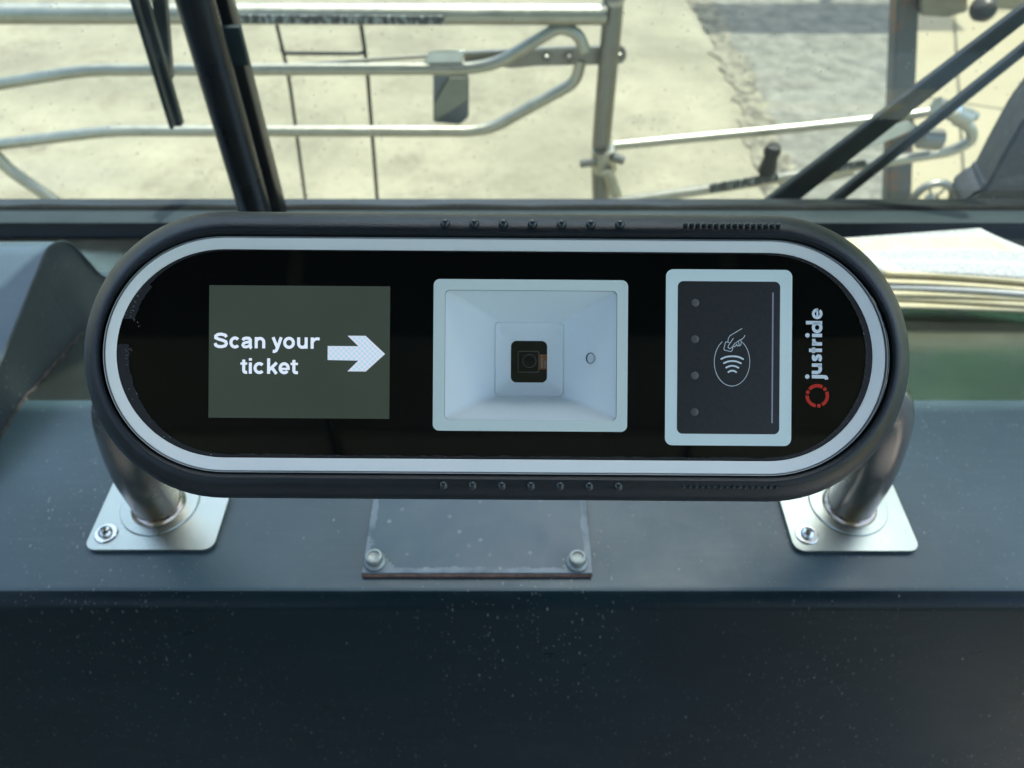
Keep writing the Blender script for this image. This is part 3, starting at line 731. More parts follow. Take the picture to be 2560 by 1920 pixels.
# bold sans lettering drawn as strokes; coordinates in photo pixels, v upwards from the baseline
TW = 7.6
def glyphs(base, items):
    for strokes in items:
        for st in strokes:
            pts, wd_ = st if isinstance(st, tuple) and isinstance(st[0], list) else (st, TW)
            flat('lettering', [[(X(p[0]), Y(base - p[1])) for p in stroke(pts, wd_, 'flat')]], M['text'], 0.00025, disp)
def zx(v): return 200 + v / 2.011
def g_c(x0, x1):
    cx_, rx_ = (x0 + x1) / 2, (x1 - x0) / 2 - TW / 2
    return [arc(cx_ + 0.5, 14.2, rx_ + 0.5, 42, 318, 22, 11.2)]
def g_o(x0, x1):
    return [arc((x0 + x1) / 2, 14.2, (x1 - x0) / 2 - TW / 2, 0, 180, 20, 11.2), arc((x0 + x1) / 2, 14.2, (x1 - x0) / 2 - TW / 2, 180, 360, 20, 11.2)]
def g_n(x0, x1):
    a, b_ = x0 + TW / 2, x1 - TW / 2; cx_ = (a + b_) / 2
    return [[(a, 0), (a, 28)], arc(cx_, 15.5, (b_ - a) / 2, 180, 0, 16, 9.2) + [(b_, 0)]]
def g_u(x0, x1):
    a, b_ = x0 + TW / 2, x1 - TW / 2; cx_ = (a + b_) / 2
    return [[(a, 28)] + arc(cx_, 12.5, (b_ - a) / 2, 180, 360, 16, 9.2), [(b_, 28), (b_, 0)]]
def g_t(x0, x1):
    a = x0 + 8.3
    return [[(a, 35), (a, 8), (a + 1.5, 4.6), (a + 5, 3.2), (x1, 3.6)], ([(x0, 25.2), (x1, 25.2)], 5.8)]
def g_e(x0, x1):
    cx_, rx_ = (x0 + x1) / 2, (x1 - x0) / 2 - TW / 2
    return [arc(cx_, 14.2, rx_, 0, 322, 26, 11.2), ([(x0 + 5, 12.6), (x1 - 0.3, 12.6)], 5.6)]
xs = zx(672); xe = zx(745); cx_ = (xs + xe) / 2
g_S = [[(xe - 4.0, 27.5), (xe - 7, 32.3), (cx_ + 1, 34.8), (cx_ - 7, 34.0), (xs + 5.6, 30.0), (xs + 5.6, 25.6), (cx_ - 6, 22.4), (cx_ + 5, 19.4), (xe - 5.6, 16.0), (xe - 4.2, 10.8), (xe - 7.0, 6.0), (cx_ + 3, 3.6), (cx_ - 5, 3.7), (xs + 6.4, 6.6), (xs + 3.8, 12.2)]]
xs, xe = zx(812), zx(869)
g_a = [[(xs + 3.6, 19.6), (xs + 6.2, 23.8), (xs + 12, 25.4), (xe - 9.0, 24.6), (xe - 6.0, 21.0), (xe - 6.0, 6), (xe - 4.6, 1.4), (xe - 2.6, 0)], ([(xe - 6.6, 16.4), (xs + 12, 14.6), (xs + 5.4, 12.2), (xs + 3.7, 7.8), (xs + 6.2, 3.8), (xs + 11.6, 3.1), (xe - 9, 5.4), (xe - 6.6, 9.6)], 6.8)]
xs, xe = zx(963), zx(1020)
g_y = [[(xs + 4, 28), (cx_ * 0 + (xs + xe) / 2 + 0.6, 2)], [(xe - 4, 28), ((xs + xe) / 2 + 0.8, 0.5), ((xs + xe) / 2 - 2.6, -5.6), (xs + 7.5, -7.6), (xs + 3.4, -7.2)]]
xs, xe = zx(1160), zx(1205)
g_r = [[(xs + TW / 2, 0), (xs + TW / 2, 28)], ([(xs + 5, 17), (xs + 9, 22.6), (xs + 14.5, 24.8), (xe, 24.4)], 7.0)]
glyphs(875.0, [g_S, g_c(zx(752), zx(806)), g_a, g_n(zx(879), zx(932)), g_y, g_o(zx(1022), zx(1081)), g_u(zx(1092), zx(1145)), g_r])
xi = zx(858); xk = zx(942)
g_i = [[(xi, 0), (xi, 28)], [(xi, 32.5), (xi, 38.8)]]
g_k = [[(xk + TW / 2, 0), (xk + TW / 2, 38.8)], [(xk + 24, 28), (xk + 6, 10)], [(xk + 11.5, 16.5), (xk + 23.5, 0)]]
glyphs(938.5, [g_t(zx(808), zx(842)), g_i, g_c(zx(874), zx(930)), g_k, g_e(zx(1000), zx(1056)), g_t(zx(1060), zx(1097))])
arr = [(819.5, 868), (896, 868), (869, 842), (914, 842), (963, 887), (915, 931), (869, 931), (896, 904), (819.5, 903)]
flat('arrow', [[(X(a), Y(b_)) for a, b_ in arr]], M['arrow'], 0.00025, disp)

# --- scanner: printed frame, funnel, window
flat('scanner_frame', [rrect(X(1083), X(1569), Y(1077.5), Y(698.5), 16 * K), rrect(X(1112), X(1542), Y(1050), Y(725.5), 12 * K)], M['print'], 0.00012)
def rr_at(x0, x1, y0, y1, r, h, n=8):
    c = []
    for px, py in rrect(x0, x1, y0, y1, r, n): c.append(surf(px, py, h))
    return c
HF = -0.019
rings = [rr_at(1112.3, 1541.7, 725.8, 1050.2, 12, 0.0), rr_at(1112.6, 1541.4, 726.1, 1049.9, 12, -0.0008), rr_at(1117, 1536, 731, 1045, 12, -0.0016), rr_at(1145, 1507, 747, 1032, 16, -0.0055)]
rings += [rr_at(1232, 1414, 800, 994, 11, HF), rr_at(1236, 1410, 804, 990, 10, HF - 0.0009), rr_at(1240, 1406, 808, 986, 9, HF - 0.0004), rr_at(1246, 1400, 820, 977, 9, HF - 0.0013), rr_at(1277, 1368, 851.5, 956, 14, HF - 0.0022), rr_at(1277.3, 1367.7, 851.8, 955.7, 14, HF - 0.0034)]
b = grid_loft(rings)
funnel = from_bm('funnel', b, M['funnel'], reader, local=True)
H2 = HF - 0.0034
b = bmesh.new(); b.faces.new([b.verts.new(p) for p in rr_at(1276, 1369, 850.5, 957, 14, H2)])
sw_ = from_bm('scanner_window', b, M['window_dark'], reader, smooth=False, local=True)
def sbox(name, x0, x1, y0, y1, h0, h1, m, par, r=2):
    b = grid_loft([rr_at(x0, x1, y0, y1, r, h0, 3), rr_at(x0, x1, y0, y1, r, h1, 3)], cap1=True)
    return from_bm(name, b, m, par, smooth=False, local=True)
sbox('lens_module', 1294.5, 1347.5, 877, 930.5, H2, H2 + 0.0003, M['module_edge'], sw_, 3)
sbox('module_face', 1296, 1346, 878.6, 929, H2 + 0.0003, H2 + 0.0005, M['lens'], sw_, 3)
c = surf(1323.5, 902, H2 + 0.0005)
from_bm('lens', lathe_bm([(0.0026, 0), (0.0026, 0.0003), (0.0022, 0.0004), (0.0019, 0.0001), (0.0008, 0.0002), (0, 0.0004)], 28, c), M['lens'], sw_, local=True)
from_bm('lens_rim', lathe_bm([(0.00265, 0), (0.00268, 0.0004), (0.00252, 0.0004)], 28, c), M['module_edge'], sw_, local=True)
sbox('flex_cable', 1348, 1368.5, 885, 923, H2 + 0.00005, H2 + 0.0002, M['flex'], sw_, 1)
for j, (x_, s_) in enumerate(((1354.5, 'RSF00264'), (1363, 'S-5W'))):
    cu = bpy.data.curves.new('cable_print', 'FONT'); cu.body = s_; cu.size = 0.00125; cu.offset = 0.00003
    o = bpy.data.objects.new('t', cu); me = bpy.data.meshes.new_from_object(o); bpy.data.objects.remove(o)
    q = surf(x_ + 3, 919, H2 + 0.00035)
    me.transform(Matrix.Translation(q) @ Matrix.Rotation(math.pi / 2, 4, 'Z')); link('cable_print', me, M['flexprint'], sw_, smooth=False, local=True)
# small round sensor eye in the right wall of the funnel
pa, pb = surf(1507, 889, -0.0055), surf(1414, 889, HF)
pc = surf(1477, 893, -0.0105)
u_ = (pb - pa).normalized(); nn = Vector((0, 1, 0)).cross(u_).normalized()
if nn.z < 0: nn = -nn
pc = pa + (pb - pa) * ((1507 - 1478) / (1507 - 1414.0)); pc.y = surf(1478, 894, pc.z).y; pc = pc + nn * 0.0005
b = lathe_bm([(0.00205, -0.001), (0.00205, 0.00005), (0.0019, 0.0001), (0.00185, -0.0002)], 28, pc, nn)
from_bm('sensor_rim', b, mat('sensor_rim_grey', (0.16, 0.18, 0.18), 0.5), reader, local=True)
b = lathe_bm([(0.0018, -0.0002), (0.0018, 0.00012), (0.0008, 0.0002), (0, 0.00022)], 28, pc + Vector((0.00045, 0, 0.0003)), nn)
from_bm('sensor_eye', b, mat('sensor_grey', (0.66, 0.72, 0.73), 0.4), reader, local=True)
flat('scanner_pane', [rrect(X(1112.6), X(1541.4), Y(1049.8), Y(726.2), 12 * K)], M['clear'], -0.00005)

# --- card pad
flat('card_pad_frame', [rrect(X(1663.5), X(1979), Y(1110), Y(670), 18 * K), rrect(X(1693), X(1949), Y(1081), Y(699.5), 14 * K)], M['print2'], 0.00014)
pad = flat('card_pad', [rrect(X(1692.5), X(1949.5), Y(1081.5), Y(699), 14 * K)], M['pad'], 0.0001)
for py in (753.5, 844.5, 935.5, 1026.5):
    q = Vector((X(1737), Y(py), 0.0002)); from_bm('indicator_lamp', lathe_bm([(9.7 * K, 0), (9.2 * K, 0.00005), (4 * K, 0.0001), (0, 0.00012)], 24, q), M['led'], pad, local=True)
flat('groove_line', [rrect(X(1929), X(1932.6), Y(1053), Y(726.5), 1 * K)], M['padline'], 0.0002, pad)
Z = lambda x_, y_: (X(1660 + x_ / 3.606), Y(660 + y_ / 3.606))
ell = arc(612, 868, 162, 0, 360, 72, 219)[:-1]; ell2 = arc(612, 868, 157.5, 0, 360, 72, 214.5)[:-1]
# oval open where the hand crosses it
op = [(612 + 160 * math.cos(R(a)), 868 - 217 * math.sin(R(a))) for a in range(-236, 58, 4)]
flat('card_symbol', [[Z(*p) for p in stroke(op, 5.0)]], M['glyph'], 0.0002, pad)
waves = [((515, 842), (560, 823), (615, 817), (670, 823), (712, 842)), ((539, 880), (575, 865), (615, 860), (655, 865), (692, 880)), ((560, 920), (585, 908), (616, 903), (645, 908), (670, 920)), ((580, 960), (596, 950), (614, 947), (633, 950), (650, 960))]
for wv_ in waves:
    sp = [(v.x, v.y) for v in smooth_path([Vector((a, b_, 0)) for a, b_ in wv_], 6)]
    flat('card_symbol', [[Z(*p) for p in stroke(sp, 15)]], M['glyph'], 0.0002, pad)
hand = [[(700, 567), (640, 603), (592, 632), (577, 655), (573, 692)], [(622, 655), (600, 690), (578, 722), (575, 738), (590, 749), (607, 740), (630, 710), (640, 698)],
        [(586, 696), (567, 688), (552, 691), (537, 752), (545, 763), (603, 775), (612, 765), (619, 738)], [(622, 724), (630, 733), (640, 728), (655, 706)],
        [(653, 705), (655, 720), (663, 726), (674, 716), (670, 684)], [(686, 722), (692, 705), (694, 682), (690, 672)], [(672, 700), (677, 722), (686, 722)], [(725, 628), (719, 645), (700, 662), (672, 676), (645, 696)]]
for hl in hand:
    flat('card_symbol', [[Z(*p) for p in stroke(hl, 5.5)]], M['glyph'], 0.00022, pad)

# --- wordmark, reads from bottom to top; u = advance (up the picture), v = height above the baseline
def uv(u, v): return (X(2054.3 - v), Y(944.3 - u))
WM = 8.7
def letter(strokes, caps='flat'):
    for s in strokes:
        flat('wordmark', [[uv(*p) for p in stroke(s[0], s[1] if len(s) > 1 else WM, 'flat')]], M['glyph'], 0.0002)
def dot(u, v, r): flat('wordmark', [[uv(u + r*math.cos(R(a)), v + r*math.sin(R(a))) for a in range(0, 360, 15)]], M['glyph'], 0.0002)
XH = 25.0
letter([([(8.2, XH), (8.2, -6), (7.4, -9.5), (4.5, -11.6), (1, -11.8)],)]); dot(8.2, 36.5, 5.6)                                     # j
letter([([(18.6, XH), (18.6, 11)] + arc(27.8, 11.5, 9.2, 180, 340, 12, 7.6),), ([(37.0, XH), (37.0, 0)],)])                       # u
letter([([(62, 19.5), (59.5, 21.2), (55, 21.6), (51.2, 20.2), (50.6, 17.2), (53, 14.6), (58, 12.2), (60.6, 9.0), (59.6, 5.2), (55.5, 3.7), (51, 4.2), (47.2, 6.6)], 7.6)])  # s
letter([([(74, 32.5), (74, 0)],), ([(67.2, XH - 4), (81, XH - 4)], 7.6)])                                                           # t
letter([([(90.0, XH), (90.0, 0)],), ([(91, 14), (93.5, 18.6), (98, 20.8), (102.5, 20.6)], 8.2)])                                    # r
letter([([(111.3, XH), (111.3, 0)],)]); dot(111.3, 36.5, 5.6)                                                                       # i
flat('wordmark', [[uv(*p) for p in arc(131, 12.5, 14.3, 0, 360, 36, 13.2)[:-1]], [uv(*p) for p in arc(131, 12.5, 6.0, 0, 360, 28, 5.6)[:-1]]], M['glyph'], 0.0002)
letter([([(143.0, 40.5), (143.0, 0)],)])                                                                                            # d
eo = arc(165.4, 12.5, 13.4, 0, 325, 34, 13.2); ei = arc(165.4, 12.5, 6.2, 10, 318, 30, 6.0)[::-1]
flat('wordmark', [[uv(*p) for p in [(178.8, 9.8)] + eo + ei + [(171, 9.8)]]], M['glyph'], 0.0002)                                    # e
letter([([(158, 12.2), (178.6, 12.2)], 4.8)])
# red roundel: three arcs and three nodes
lc = (2043.2, 983.8); r0 = 25.2; wdt = 8.6
nodes = [math.degrees(math.atan2(-(y_ - 1167), x_ - 1382)) for x_, y_ in ((1295, 1135), (1450, 1107), (1398, 1257))]
nodes = sorted(a % 360 for a in nodes)
for i in range(3):
    a0, a1 = nodes[i] + 18.5, (nodes[(i+1) % 3] + (360 if i == 2 else 0)) - 18.5
    s_ = arc(lc[0], 0, r0, a0, a1, 28)
    flat('roundel', [[(X(p[0]), Y(lc[1]) + p[1] * K) for p in stroke(s_, wdt, 'flat')]], M['red'], 0.0002)
    cx_, cy_ = lc[0] + r0 * 1.0 * math.cos(R(nodes[i])), r0 * 1.0 * math.sin(R(nodes[i]))
    flat('roundel', [[(X(cx_ + 4.9*math.cos(R(a))), Y(lc[1]) + (cy_ + 4.9*math.sin(R(a))) * K) for a in range(0, 360, 15)]], M['red'], 0.0002)

# ================================================================== HANDLEBAR BRACKET UNDER THE READER
brk = empty('mounting_bracket', Vector((0, 0.275, ZD)), 'bent brushed steel tube bracket on two square base plates that carries the ticket reader', 'bracket')
TR = 0.0142
bh = rd_loc - FV * (-0.052)                                  # a point behind the housing
yb, zb = bh.y, bh.z
pts = [(-0.2215, 0.2765, ZD + 0.0035), (-0.2215, 0.2765, ZD + 0.050), (-0.205, 0.272, ZD + 0.105), (-0.150, yb + 0.012, zb - 0.02), (-0.09, yb + 0.004, zb), (0.08, yb + 0.004, zb), (0.140, yb + 0.012, zb - 0.02), (0.1955, 0.272, ZD + 0.105), (0.2115, 0.2765, ZD + 0.050), (0.2115, 0.2765, ZD + 0.0035)]
from_bm('tube', tube_bm(smooth_path(pts, 12), TR, 36, caps=False), M['tube'], brk)
from_bm('reader_clamp', box_bm(-0.05, 0.04, yb - 0.02, yb + 0.02, zb - 0.016, zb + 0.016, 0.003), M['black'], brk)
zp = ZD + 0.0032
for (a, bpx, bolts) in (((208, 1374), (531, 1376), ((0.0080, 0.0105),)), ((1988, 1377), (2303, 1378), ((0.0090, 0.0105),))):
    q0 = onZ(*a, zp); q1 = onZ(*bpx, zp); wd_ = q1.x - q0.x; tx = -0.2215 if a[0] < 1000 else 0.2115
    me = fill_mesh('base_plate', [rrect(q0.x, q1.x, q0.y, q0.y + wd_ + 0.002, 0.0065, 8)], 0.0030)
    me.transform(Matrix.Translation((0, 0, zp)))
    bl = link('base_plate', me, M['plate'], brk, smooth=False)
    bv = bl.modifiers.new('soft', 'BEVEL'); bv.width = 0.0006; bv.segments = 2; bv.limit_method = 'ANGLE'
    cy = 0.2765 + 0.002
    from_bm('weld_flange', lathe_bm([(0.0145, zp + 0.0001), (0.0236, zp + 0.0001), (0.0240, zp + 0.0006), (0.0236, zp + 0.0011), (0.0145, zp + 0.0013)], 56, Vector((tx, cy, 0))), M['plate'], brk)
    from_bm('weld_bead', lathe_bm([(0.0140, zp + 0.0008), (0.0166, zp + 0.0012), (0.0163, zp + 0.0026), (0.0150, zp + 0.0038), (0.0140, zp + 0.0044)], 56, Vector((tx, 0.2765, 0))), M['tube'], brk)
    bolt(brk, Vector((q0.x + 0.0098, q0.y + 0.0112, zp)), 0.0069, name='bolt')
    bolt(brk, Vector((q1.x - 0.0098, q0.y + wd_ - 0.0092, zp)), 0.0069, name='bolt')

# ================================================================== PAPERS ON THE DASHBOARD, RIGHT
def mk_paper():
    m = bpy.data.materials.new('printed_sheet'); m.use_nodes = True; t = m.node_tree; b = t.nodes['Principled BSDF']
    v = t.nodes.new('ShaderNodeTexCoord').outputs['UV']
    sep = t.nodes.new('ShaderNodeSeparateXYZ'); t.links.new(v, sep.inputs[0])
    # lines of small print in columns: broken dashes
    ln = math_(t, 'GREATER_THAN', math_(t, 'FRACT', math_(t, 'MULTIPLY', sep.outputs[0], 44)), 0.45)
    colm = math_(t, 'LESS_THAN', math_(t, 'FRACT', math_(t, 'MULTIPLY', sep.outputs[1], 3.2)), 0.8)
    wd = math_(t, 'GREATER_THAN', noise(t, mapped(t, v, (44, 60, 1)), 1.0, 1), 0.47)
    mg = math_(t, 'MULTIPLY', math_(t, 'GREATER_THAN', sep.outputs[0], 0.12), math_(t, 'LESS_THAN', sep.outputs[0], 0.95))
    f = math_(t, 'MULTIPLY', math_(t, 'MULTIPLY', ln, wd), math_(t, 'MULTIPLY', colm, mg))
    c = mixcol(t, math_(t, 'MULTIPLY', f, 0.6), (0.50, 0.52, 0.50), (0.04, 0.06, 0.07))
    t.links.new(c, b.inputs['Base Color']); b.inputs['Roughness'].default_value = 0.6; return m
M['paper'] = mk_paper()
zpz = -0.392
def sheet(name, corners, z_of, m, parent, thick=0.0004, nx=24, ny=14):
    b = bmesh.new(); uvl = b.loops.layers.uv.new('UVMap'); A, B, C, Dd = corners; G = []
    for i in range(nx + 1):
        row = []
        for j in range(ny + 1):
            u, v = i / nx, j / ny; p = A.lerp(B, u).lerp(Dd.lerp(C, u), v)
            row.append((b.verts.new((p.x, p.y, p.z + z_of(u, v))), (u, v)))
        G.append(row)
    for i in range(nx):
        for j in range(ny):
            q = (G[i][j], G[i+1][j], G[i+1][j+1], G[i][j+1]); f = b.faces.new([k[0] for k in q])
            for l, k in zip(f.loops, q): l[uvl].uv = k[1]
    o = from_bm(name, b, m, parent)
    sm = o.modifiers.new('thickness', 'SOLIDIFY'); sm.thickness = thick; sm.offset = -1
    return o
pk = empty('paper_pad', onZ(2400, 680, zpz), 'curled printed timetable sheets on a pad of cream pages on the dashboard, right side', 'papers')
cA, cB, cC, cD = onZ(2040, 596, zpz + 0.004), onZ(2452, 566, zpz + 0.004), onZ(2760, 710, zpz), onZ(2205, 690, zpz)
sheet('printed_sheet', (cD, cC, cB, cA), lambda u, v: 0.004 * math.sin(3.1 * u + 0.6) * (1 - v) + 0.002 * math.sin(5 * v), M['paper'], pk, 0.0003)
for k in range(6):
    dz = -0.0022 - 0.0034 * k; rnd = random.Random(20 + k)
    o1 = Vector((rnd.uniform(-.006, .004), -0.0030 - 0.0034 * k + rnd.uniform(-.0012, .0012), dz))
    ph = rnd.uniform(0, 0.8)
    sheet('page', (cD + o1 + Vector((0, rnd.uniform(-.002, .002), 0)), cC + o1 + Vector((0, rnd.uniform(-.003, .003), 0)), cB + o1 + Vector((-0.006, -0.012, 0)), cA + o1), lambda u, v, ph=ph, k=k: 0.0035 * math.sin(3.1 * u + 0.6 + ph * 0.5) * (1 - v) * (1 - k / 7), M['cream'] if k in (0, 1, 3, 4, 5) else M['paper_white'], pk, 0.0030 if k != 1 else 0.0016)

# ================================================================== OUTSIDE: wipers
def wbar(name, pxs, rads, Yp, m, parent, n=14):
    P = [onY(a, b_, Yp) for a, b_ in pxs]
    return from_bm(name, tube_bm(P, rads, n), m, parent)
wl = empty('wiper', onY(435, 322, 0.70), 'black windscreen wiper hanging outside the glass, left of the black post', 'wiper', 'windscreen wipers')
Pt, Pb = onY(325, -60, 0.70), onY(438, 318, 0.70)
def flatbar(name, a, b_, wa, wb_, t, m, parent, bev=0.0015):
    """a flat bar of width wa..wb_ between two points in the windscreen plane"""
    d = (b_ - a).normalized(); s = Vector((d.z, 0, -d.x)).normalized(); q = bmesh.new(); vs = []
    for p, w_ in ((a, wa), (b_, wb_)):
        for ss in (-1, 1):
            for tt in (0, t): vs.append(q.verts.new(p + s * ss * w_ / 2 + Vector((0, tt, 0))))
    for f in ((0, 1, 3, 2), (4, 6, 7, 5), (0, 4, 5, 1), (2, 3, 7, 6), (0, 2, 6, 4), (1, 5, 7, 3)): q.faces.new([vs[i] for i in f])
    bmesh.ops.bevel(q, geom=q.edges[:], offset=bev, segments=2, affect='EDGES')
    return from_bm(name, q, m, parent)
flatbar('blade', Pt, Pb, 0.0150, 0.0135, 0.010, M['wiper'], wl)
flatbar('blade_rubber', Pt + Vector((0.001, -0.012, 0)), Pb + Vector((0.001, -0.012, 0.003)), 0.004, 0.004, 0.0115, M['black'], wl)
flatbar('arm', onY(386, -60, 0.72), onY(420, 205, 0.72), 0.014, 0.006, 0.012, M['wiper'], wl)
flatbar('arm_tip', onY(408, 140, 0.715), onY(424, 216, 0.715), 0.006, 0.0035, 0.006, M['frame_grey'], wl)
wr = empty('wiper', onY(1960, 510, 0.70), 'pair of long black wiper arms crossing the right side of the windscreen diagonally', 'wiper', 'windscreen wipers')
flatbar('blade', onY(2700, -66, 0.70), onY(1905, 545, 0.70), 0.0125, 0.026, 0.010, M['wiper'], wr)
flatbar('arm', onY(2700, 20, 0.72), onY(2040, 545, 0.72), 0.0085, 0.0115, 0.010, M['wiper'], wr)
cc = empty('corner_cover', onY(2500, 480, 0.75), 'black speckled rubber cover standing outside the lower right corner of the windscreen', 'cover')
b = bmesh.new(); ol = [onY(a, b_, 0.80) for a, b_ in ((2700, 120), (2560, 300), (2506, 395), (2466, 470), (2425, 492), (2405, 516), (2405, 560), (2720, 560))]
f = b.faces.new([b.verts.new(p) for p in ol]); r = bmesh.ops.extrude_face_region(b, geom=[f])
bmesh.ops.translate(b, verts=[g for g in r['geom'] if isinstance(g, bmesh.types.BMVert)], vec=(0.01, 0.06, 0))
bmesh.ops.bevel(b, geom=b.edges[:], offset=0.004, segments=2, affect='EDGES')
from_bm('cover_body', b, dash_material('cover_rubber', (0.03, 0.032, 0.032), 0.6), cc)

# ================================================================== OUTSIDE: bike rack folded up in front of the bus
YRK = 1.30
rk = empty('bike_rack', Vector((0.2, YRK, GZ + 0.4)), 'folded steel tube bicycle rack in front of the bus, seen through the windscreen', 'bike rack')
def rt(name, pxs, rpx, Yp=YRK, m='rack', rad=0.04, ends=None):
    P = [onY(a, b_, Yp if not isinstance(Yp, (list, tuple)) else Yp[i]) for i, (a, b_) in enumerate(pxs)]
    dep = sum(p.dot(FV) for p in P) / len(P)
    return from_bm(name, tube_bm(round_path(P, rad, 8), rpx * dep / FPX, 20), M[m], rk)
rt('top_rail', [(-1100, 34), (600, 34), (1515, 36)], 25)
rt('tray_rail', [(-760, 246), (-520, 300), (-20, 213), (215, 175), (1175, 172), (1245, 158), (1400, 66), (1446, 84), (1462, 128)], 14.5)
rt('tray_rail', [(-640, 420), (-400, 425), (-20, 363), (275, 327), (1180, 328), (1235, 318), (1440, 205), (1452, 150)], 14.0, 1.33)
rt('tray_rail', [(-60, 340), (0, 400), (24, 425), (190, 540), (260, 590)], 15, 1.32)
rt('upright', [(1536, -60), (1530, 60), (1512, 250), (1500, 400), (1505, 560)], 24, 1.31, 'rack_dull', 0.1)
rt('upright_cap', [(1534, -4), (1533.5, 8)], 27, 1.31, 'rack')
rt('sleeve', [(1511, 372), (1512, 425)], 30, 1.30)
rt('sleeve_tail', [(1518, 425), (1545, 500)], 14, 1.27)
rt('pivot_bolt', [(1450, 410), (1490, 405)], 10, 1.29, 'rack_dull')
rt('pivot_bolt', [(1530, 390), (1558, 402)], 11, 1.28, 'rack_dull')
rt('wheel_rail', [(1535, 364), (2010, 318), (2250, 292), (2390, 268), (2440, 292)], 11.5, 1.22)
rt('wheel_rail', [(1500, 512), (1740, 478), (2160, 412), (2380, 378), (2432, 352), (2428, 318), (2390, 300)], 13, 1.20, 'rack', 0.03)
rt('hinge_pin', [(2340, 262), (2420, 300)], 20, 1.18, 'rack')
rt('hinge_pin', [(2300, 345), (2350, 350)], 26, 1.19, 'rack_dull')
rt('hinge_pin', [(2362, 262), (2395, 276)], 12, 1.16, 'screw')
rt('rod', [(682, 20), (722, 190), (772, 560)], 4.2, 1.40, 'wiper')
rt('rod', [(896, 20), (916, 150), (948, 560)], 4.8, 1.40, 'wiper')
rt('rod', [(702, 122), (712, 133), (900, 134), (912, 128)], 4.6, 1.399, 'wiper')
rt('rod', [(500, 148), (650, 168), (1160, 134)], 4.5, 1.34, 'rack_dull')
def plate(name, pxs, Yp, t, m, bev=0.002):
    b = bmesh.new(); f = b.faces.new([b.verts.new(onY(a, b_, Yp)) for a, b_ in pxs]); r = bmesh.ops.extrude_face_region(b, geom=[f])
    bmesh.ops.translate(b, verts=[g for g in r['geom'] if isinstance(g, bmesh.types.BMVert)], vec=(0, t, 0))
    bmesh.ops.bevel(b, geom=b.edges[:], offset=bev, segments=2, affect='EDGES')
    return from_bm(name, b, M[m] if isinstance(m, str) else m, rk)
endc = [(1548 + 19*math.cos(R(a)), 139 - 22*math.sin(R(a))) for a in range(-80, 81, 20)]
plate('latch_bar', [(1160, 133), (1400, 121), (1530, 118)] + endc[::-1] + [(1530, 162), (1340, 166), (1280, 172), (1160, 158)], 1.325, 0.012, 'rack_dull')
plate('label_plate', [(1075, 128), (1165, 126), (1150, 170), (1050, 170)], 1.30, 0.004, 'rack_pale')
plate('sign_plate', [(1083, 184), (1172, 188), (1172, 292), (1150, 312), (1083, 306)], 1.36, 0.003, mat('plate_shade_tone', (0.115, 0.14, 0.155), 0.5, col2=(0.15, 0.175, 0.19), nscale=30))  # plate in its shadowed tone; the diagonal shadow is painted as colour
plate('lit_diagonal', [(1124, 192), (1171, 192), (1171, 252), (1092, 304), (1083, 300), (1083, 262)], 1.352, 0.004, mat('plate_lit_tone', (0.19, 0.205, 0.165), 0.6, col2=(0.24, 0.25, 0.2), nscale=30))  # added strip: the lit diagonal of the plate, put in as colour
for (a, b_, r_) in ((1528, 146, 12), (1531, 121, 8), (1548, 139, 9), (1422, 146, 12), (1366, 145, 10)):
    q = onY(a, b_, 1.322); s_ = r_ * q.dot(FV) / FPX
    from_bm('rivet', lathe_bm([(s_, 0), (s_, 0.003), (s_*0.7, 0.006), (s_*0.45, 0.006), (s_*0.4, 0.003), (0, 0.003)], 20, q, Vector((0, -1, 0))), M['rack_dull'], rk)
def mk_strip():
    m = bpy.data.materials.new('faded_strip'); m.use_nodes = True; t = m.node_tree; b = t.nodes['Principled BSDF']
    v = t.nodes.new('ShaderNodeTexCoord').outputs['Object']
    g = noise(t, mapped(t, v, (170, 1, 60)), 1.0, 2, 0.6)
    c = mixcol(t, math_(t, 'GREATER_THAN', g, 0.55), (0.03, 0.036, 0.034), (0.22, 0.25, 0.24))
    t.links.new(c, b.inputs['Base Color']); b.inputs['Roughness'].default_value = 0.4; return m
strip_m = mk_strip()
plate('warning_strip', [(598, 38), (1110, 41), (1110, 62), (598, 59)], 1.272, 0.006, strip_m, 0.0008)
plate('warning_strip', [(1772, 462), (1945, 433), (1947, 452), (1776, 484)], 1.180, 0.003, strip_m, 0.0006)
plate('warning_strip', [(2085, 412), (2165, 400), (2168, 418), (2088, 431)], 1.178, 0.003, strip_m, 0.0006)
plate('bracket_plate', [(2130, 345), (2270, 300), (2300, 320), (2160, 378)], 1.20, 0.004, 'rack_pale')
q = onY(1925, 400, 1.19)
from_bm('rubber_knob', lathe_bm([(0.0, 0.004), (0.014, 0.004), (0.016, 0.012), (0.013, 0.026), (0.012, 0.036), (0.015, 0.046), (0.012, 0.056), (0.0, 0.058)], 24, q + Vector((0, 0, -0.03))), M['wiper'], rk)
plate('cross_plate', [(1930, 440), (2110, 408), (2140, 440), (1960, 480)], 1.25, 0.004, 'rack')

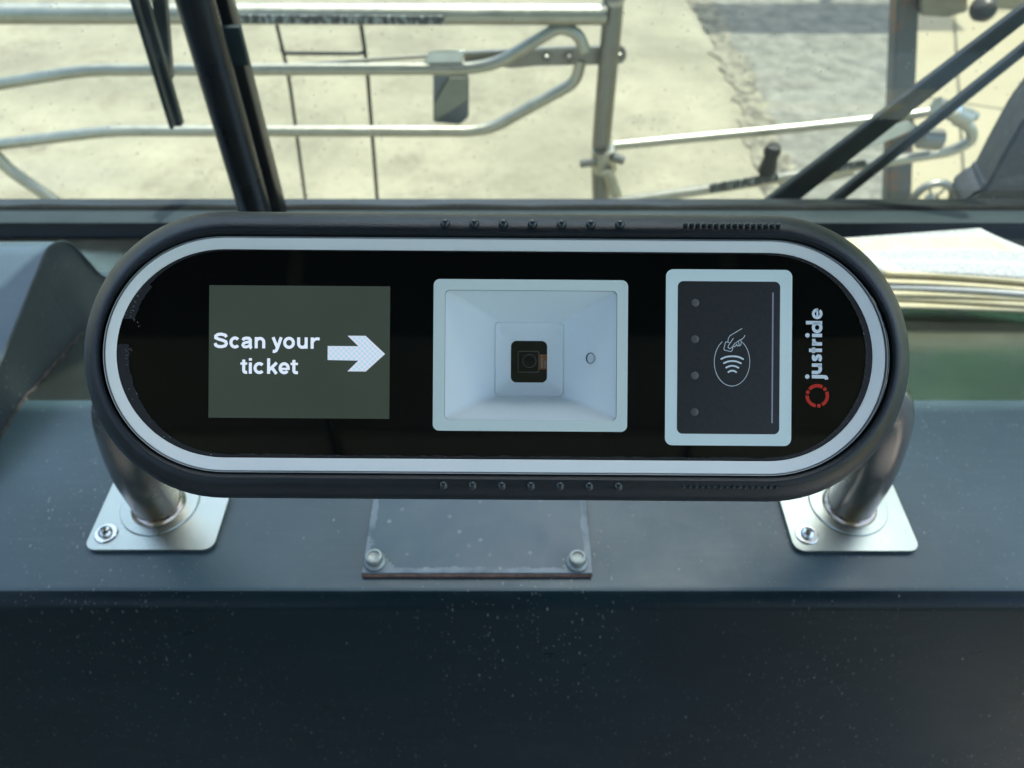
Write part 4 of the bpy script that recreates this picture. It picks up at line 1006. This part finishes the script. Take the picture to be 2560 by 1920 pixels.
# second thing outside: rusty post with a bracket and a caster
rp = empty('rusty_post', onY(2262, 520, 1.9), 'rust flecked steel post beyond the bike rack with a black knob on top', 'post')
def mk_rustpost():
    m = bpy.data.materials.new('rusty_post'); m.use_nodes = True; t = m.node_tree; b = t.nodes['Principled BSDF']
    v = t.nodes.new('ShaderNodeTexCoord').outputs['Object']
    c = mixcol(t, mrange(t, noise(t, v, 18, 6, 0.75), 0.5, 0.62), (0.075, 0.085, 0.085), (0.17, 0.085, 0.04))
    t.links.new(c, b.inputs['Base Color']); b.inputs['Roughness'].default_value = 0.7; return m
rpm = mk_rustpost()
def rplate(name, pxs, Yp, t, m):
    b = bmesh.new(); f = b.faces.new([b.verts.new(onY(a, b_, Yp)) for a, b_ in pxs]); r = bmesh.ops.extrude_face_region(b, geom=[f])
    bmesh.ops.translate(b, verts=[g for g in r['geom'] if isinstance(g, bmesh.types.BMVert)], vec=(0, t, 0))
    bmesh.ops.bevel(b, geom=b.edges[:], offset=0.003, segments=2, affect='EDGES'); return from_bm(name, b, m, rp)
rplate('post_bar', [(2248, -80), (2302, -80), (2288, 250), (2275, 600), (2215, 600), (2232, 250)], 1.75, 0.05, rpm)
rplate('top_bracket', [(2302, -60), (2420, -60), (2420, 30), (2370, 44), (2302, 40)], 1.72, 0.03, M['rack_dull'])
rplate('top_bracket', [(2440, -20), (2700, 0), (2700, 40), (2480, 22)], 1.74, 0.02, M['rack_dull'])
q = onY(2448, 18, 1.68); from_bm('black_knob', lathe_bm([(0, 0), (0.022, 0.002), (0.026, 0.012), (0.024, 0.03), (0.015, 0.04), (0, 0.042)], 24, q, Vector((0, -1, 0.2))), M['wiper'], rp)
ca = empty('caster_wheel', onY(2330, 510, 1.35), 'small rubber wheel low beside the rusty post, just above the windscreen seal', 'wheel')
q = onY(2330, 500, 1.35)
tw = bmesh.new(); s_ = 48 * q.dot(FV) / FPX
tube_bm([q + Vector((s_*math.cos(R(a)), 0, s_*math.sin(R(a)))) for a in range(0, 361, 10)], s_*0.2, 12, bm=tw, caps=False)
from_bm('tyre', tw, M['rack_dull'], ca)
from_bm('hub', lathe_bm([(0, 0.01), (s_*0.3, 0.01), (s_*0.35, 0), (s_*0.3, -0.01), (0, -0.01)], 24, q, Vector((0, -1, 0))), M['rack'], ca)
for a in range(0, 360, 60):
    from_bm('spoke', tube_bm([q + Vector((s_*.3*math.cos(R(a)), 0, s_*.3*math.sin(R(a)))), q + Vector((s_*.85*math.cos(R(a)), 0, s_*.85*math.sin(R(a))))], s_*0.07, 8), M['rack'], ca)
from_bm('fork', tube_bm([q + Vector((-s_*1.8, 0, -s_*0.3)), q + Vector((-s_*0.3, -0.02, 0))], s_*0.2, 10), M['rack'], ca)

# flat sign board, added out of frame to throw a shadow across the gutter
sg = empty('shadow_board', Vector((3.4, 5.4, GZ)), 'plain grey board on a post added out of view to cast the shadow on the ground', 'shadow_caster')

q0 = Vector((2.02, 5.05, GZ))
sg.location = q0
bpy.context.view_layer.update()
from_bm('board_post', tube_bm([q0, q0 + Vector((0, 0, 2.3))], 0.03, 14), M['rack_dull'], sg)
from_bm('board', box_bm(q0.x - 0.65, q0.x + 0.75, q0.y - 0.21, q0.y + 0.21, GZ + 2.3, GZ + 2.42, 0.01), M['rack_dull'], sg)
